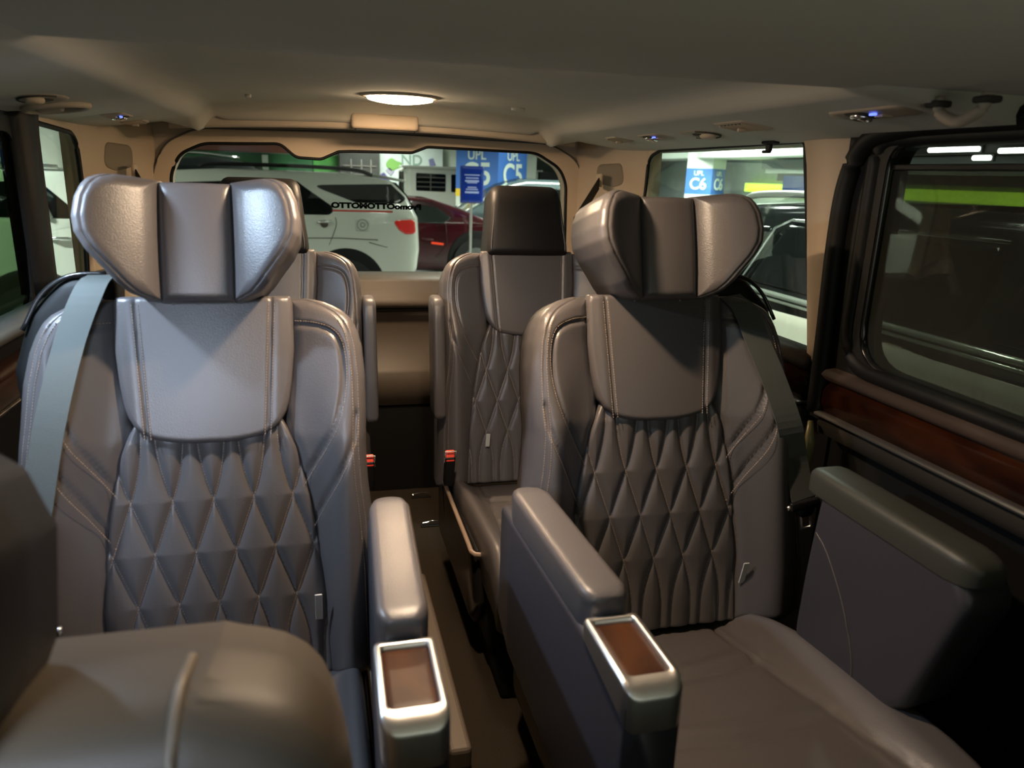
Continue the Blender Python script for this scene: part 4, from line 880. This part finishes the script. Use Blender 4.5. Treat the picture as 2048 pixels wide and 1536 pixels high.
# ---- columns with bay signs
BLUE = mat('blue_sign_paint', (.045, .15, .48), rough=.6); YEL = mat('yellow_band_paint', (.75, .52, .03), rough=.6); LET = mat('pale_letter_paint', (.62, .72, .66), rough=.6)
def column(corner, L_, az, z0, z1, code, label, yellow, sizes, split=1.0):
    d = Vector((math.sin(az), math.cos(az), 0)); l = Vector((-math.cos(az), math.sin(az), 0)); th = math.radians(34.6 if split == 1.0 else split)
    fa = (l*math.cos(th)+d*math.sin(th)); fb = (-l*math.sin(th)+d*math.cos(th))   # along left face, along right face from the near corner
    t = thing('bay_column', label, 'column', (corner[0], corner[1], GZ), 0, None)
    def face(u, v, z, out=0.):
        p = fa*u+fb*v; n = -(fa+fb).normalized()*out; return (p.x, p.y, z-GZ)
    def prism_q(z0_, z1_, g=0., m=None, name='shaft'):
        c = (fa+fb)*L_/2; k = 1+g
        pts = [(Vector((0, 0, 0))-c)*k+c, (fa*L_-c)*k+c, (fa*L_+fb*L_-c)*k+c, (fb*L_-c)*k+c]
        V = [(p.x, p.y, z0_-GZ) for p in pts]+[(p.x, p.y, z1_-GZ) for p in pts]
        return newobj(name, V, [(0, 1, 2, 3), (4, 5, 6, 7), (0, 1, 5, 4), (1, 2, 6, 5), (2, 3, 7, 6), (3, 0, 4, 7)], m, t, smooth=False)
    prism_q(GZ, 2.7, 0, CONC, 'shaft'); prism_q(z0, z1, .006, BLUE, 'sign_band')
    if yellow: prism_q(z0-.11*(z1-z0)/.72, z0-.001, .006, YEL, 'yellow_band')
    H = z1-z0
    for (f, g_, mx) in ((fa, fb, 1), (fb, fa, 1)):
        ang = math.atan2(f.y, f.x)
        if f is fa: ang += math.pi
        o_ = -g_*(.012) ; base = f*L_*.5
        rot = (math.pi/2, 0, ang)
        text_mesh('bay_zone_text', 'UPL', H*sizes[0], LET, t, (base.x+o_.x, base.y+o_.y, z1-GZ-H*sizes[1]), rot, .002, bold=H*sizes[0]*.012)
        text_mesh('bay_number_text', code, H*sizes[2], LET, t, (base.x+o_.x, base.y+o_.y, z1-GZ-H*sizes[3]), rot, .002, bold=H*sizes[2]*.02)
    return t
column((3.19, 14.6), 1.02, math.atan2(3.42, 14.7), .82, 1.80, 'C5', 'concrete column behind the rear window with blue C5 bay sign over a yellow band', True, (.27, .42, .60, .90))
column((6.34, 12.0), .49, math.atan2(6.57, 12.0), .905, 1.34, 'C6', 'white concrete column with blue C6 bay sign, through the right quarter window', False, (.26, .27, .62, .80), 27)
# notice on a post
t = thing('notice_board', 'glossy dark blue notice with white lines of text in front of the C5 column', 'sign', (2.12, 11.8, GZ)); NB = mat('glossy_blue_board', (.01, .035, .30), rough=.15, coat=1.)
V, F = pad(round_poly([(-.185, 1.29), (.185, 1.29), (.19, 1.85), (-.19, 1.85)], .025), lambda a, b: .01+0*a, .006, .03, lambda a, b, w_: (a, -w_, b), nr=4); newobj('board', V, F, NB, t)
boxo('post', (0, .03, .66), (.04, .03, 1.3), CHROME, t); boxo('foot', (0, .03, .015), (.36, .3, .03), PLAST, t)
LN = mat('pale_blue_print', (.42, .48, .85), rough=.4)
for z_, w_, h_ in ((1.715, .24, .016), (1.67, .20, .016), (1.625, .22, .028), (1.60, .16, .014), (1.53, .14, .016), (1.50, .19, .016), (1.455, .22, .030)):
    V, F = box((0, -.014, z_), (w_, .004, h_)); newobj('text_line', V, F, LN, t, smooth=False)
# far wall dressing
boxo_ = lambda nm, lb, ct, c, s, m, g=None: tag(boxo(nm, c, s, m, bev=.01), lb, ct, g)
boxo_('green_hedge_panel', 'long dark green printed wall panel along the far wall', 'wall panel', (-3.4, 19.9, .40), (6.2, .12, 2.04), mat('green_panel', (.03, .13, .05), rough=.6, var=.7, vscale=3))
boxo_('bright_green_panel', 'brighter green panel at the right end of the green wall', 'wall panel', (.02, 19.9, .4), (.60, .10, 2.04), mat('bright_green', (.06, .26, .05), rough=.6, var=.6, vscale=6))
boxo_('red_beam', 'dark red-brown horizontal fascia above the green wall panel', 'fascia', (-2.7, 19.2, 1.62), (4.2, .5, .40), mat('red_brown_paint', (.13, .035, .02), rough=.6))
boxo_('grey_post', 'narrow pale grey post in front of the green wall panel', 'post', (-1.40, 19.70, .38), (.14, .1, 2.0), CONC)
POST = mat('poster_paper', (.50, .56, .55), rough=.6, var=.25, vscale=2.5)
p = tag(boxo('poster_hoarding', (0, 0, 0), (1.6, .1, 2.36), POST), 'pale printed poster hoarding left of the C5 column', 'poster'); p.location = (2.15, 19.9, .56)
text_mesh('poster_text', 'ND', .36, mat('grey_green_ink', (.20, .28, .24)), p, (.0, -.056, .71), (math.pi/2, 0, 0), .002, bold=.006)
text_mesh('poster_text', 'Journey', .17, mat('green_ink', (.10, .20, .10)), p, (.22, -.056, .51), (math.pi/2, 0, 0), .002)
th = np.linspace(0, 2*np.pi, 20, endpoint=False)
V, F = pad(np.stack([.20*np.cos(th), .14*np.sin(th)*(1+.3*np.cos(3*th))], 1), lambda a, b: .0+0*a, .001, .01, lambda a, b, w_: (a-.45, -.056-w_, b+.70), nr=4); newobj('green_leaf_print', V, F, mat('leaf_green', (.16, .34, .08)), p)
for (a, b, r_, an, c) in ((-.30, .03, .10, .6, (.09, .07, .22)), (.92, .45, .08, .3, (.16, .16, .30)), (-.22, -.35, .09, .2, (.32, .14, .12)), (-.15, .2, .08, .9, (.30, .28, .38))):
    V, F = pad(round_poly([(-r_, -r_*1.2), (r_, -r_*1.2), (r_*.8, r_*1.2), (-r_*.8, r_*1.2)], .02), lambda x, y: 0*x, .001, .01, lambda x, y, w_, a=a-.4, b=b+.34, an=an: (a+x*math.cos(an)-y*math.sin(an), -.056-w_, b+x*math.sin(an)+y*math.cos(an)), nr=3); newobj('printed_figure', V, F, mat('ink_%d' % int(a*100+200), c), p)
sh = tag(boxo('dark_stall', (0, 0, 0), (.95, .5, 2.3), mat('stall_dark', (.02, .02, .018), rough=.8, var=.6, vscale=5)), 'dark open stall with shelves between green wall and poster', 'stall')
sh.location = (.82, 19.7, .55)
for a in (-.2, .05, .28): boxo('stall_post', (a, -.26, .53), (.03, .03, .55), mat('grey_bar', (.12, .11, .10)), sh, bev=0)
for b in (.45, .65): boxo('stall_shelf', (.0, -.26, b), (.8, .03, .02), mat('grey_bar', (.12, .11, .10)), sh, bev=0)
boxo_('dark_doorway', 'black service doorway right of the C5 column', 'doorway', (4.80, 16.0, .3), (.75, .2, 1.8), ARCH)
boxo_('louvred_wall_panel', 'pale slatted panel between C5 column and black doorway', 'wall panel', (3.95, 16.1, .54), (.85, .1, 2.3), CONC)
# right garage wall: beam, pipes, yellow-green painted band, blue sign, panels
boxo_('concrete_beam', 'deep pale concrete beam high on the right, through the quarter window', 'beam', (6.6, 14.2, 2.10), (.88, 11.5, 1.18), CONC)
boxo_('grey_duct', 'long grey duct under the concrete beam', 'duct', (6.83, 3, 1.42), (.38, 16, .14), mat('duct_grey', (.16, .18, .17), rough=.5))
boxo_('white_pipe', 'thin white pipe running under the grey duct', 'pipe', (6.75, 3, 1.32), (.06, 16, .06), CONC)
boxo_('dark_recess_band', 'dark horizontal recess band above the yellow-green strip', 'recess', (6.995, 3, 1.23), (.1, 16, .12), mat('recess_dark', (.05, .055, .05)))
NEON = mat('neon_yellow_paint', (.52, .85, .05), rough=.5, emit=(.55, .95, .06), estr=1.3)  # painted band; glow added to stand for strong light on it
boxo_('glowing_paint_strip', 'yellow-green painted strip along the right wall, its brightness put in as glow', 'painted strip', (6.985, 3.6, 1.055), (.12, 16.6, .14), NEON)
boxo_('blue_wall_sign', 'small deep blue wall sign at the right end of the quarter window view', 'sign', (6.93, 10.35, 1.14), (.04, .85, .25), NB)
boxo_('dark_ceiling_fascia', 'black fascia standing in for the dark garage ceiling above the sunshade', 'fascia', (6.75, 1.7, 2.10), (.6, 13.2, 1.20), mat('dark_ceiling_black', (.012, .011, .010), rough=.8))  # black fascia added where only dark garage ceiling shows behind the tubes
boxo_('orange_pipe', 'thin orange conduit across the top of the quarter window view', 'pipe', (4.1, 5.2, 2.66), (.05, 2.0, .08), mat('orange_paint', (.55, .16, .05), rough=.5))
# tubes of the garage
k = 0
for gx, gy, lb in ((-4.5, 6.0, 'left of the van behind its rear corner'), (3.0, 6.3, 'right of the van behind its rear corner'), (0, 13.5, 'above the parked cars behind the van'), (5.2, 10.5, 'near the C6 column'), (-5, 14, 'above the black SUV'), (1.2, 18.4, 'in front of the poster hoarding'), (4.2, 13.2, 'in front of the C5 column'), (5.6, 1.5, 'above the car parked on the right'), (-6.3, 9.8, 'between the white car and the tall white van')):
    t = thing('tube_light', 'white fluorescent ceiling tube '+lb, 'lamp', (gx, gy, 2.56), 0, 'fluorescent tubes on the garage ceiling')
    newobj('housing', *box((0, 0, .07), (1.35, .16, .10), .01), PLAST, t, smooth=False); newobj('tube', *tube([(-.62, 0, 0), (.62, 0, 0)], .022, 10), TUBE, t)

for gy, wd in ((-1.2, 'foremost tube'), (1.2, 'next-foremost tube'), (3.6, 'second tube'), (6.0, 'middle tube'), (8.4, 'fourth tube'), (10.8, 'farthest tube')):
    t = thing('tube_light', wd+' of the fluorescent row above the lane right of the van', 'lamp', (1.5, gy, 2.56), math.pi/2, 'row of tubes above the lane right of the van')
    newobj('housing', *box((0, 0, .07), (1.35, .16, .10), .01), PLAST, t, smooth=False); newobj('tube', *tube([(-.62, 0, 0), (.62, 0, 0)], .03, 10), TUBE, t)
for y0_, y1_, z_, lb in ((6.62, 7.28, 1.545, 'short bright tube on the black fascia, left one seen above the sunshade'), (6.46, 6.66, 1.455, 'very short lower tube on the black fascia above the sunshade'), (4.6, 6.36, 1.52, 'long tube on the black fascia, rightmost above the sunshade')):
    t = thing('tube_light', lb, 'lamp', (6.425, (y0_+y1_)/2, z_), 0, 'tubes on the black fascia'); h_ = (y1_-y0_)/2
    newobj('housing', *box((.005, 0, 0), (.04, h_*2+.04, .07), .005), PLAST, t, smooth=False); newobj('tube', *tube([(-.035, -h_, 0), (-.035, h_, 0)], .024, 10), TUBE, t)
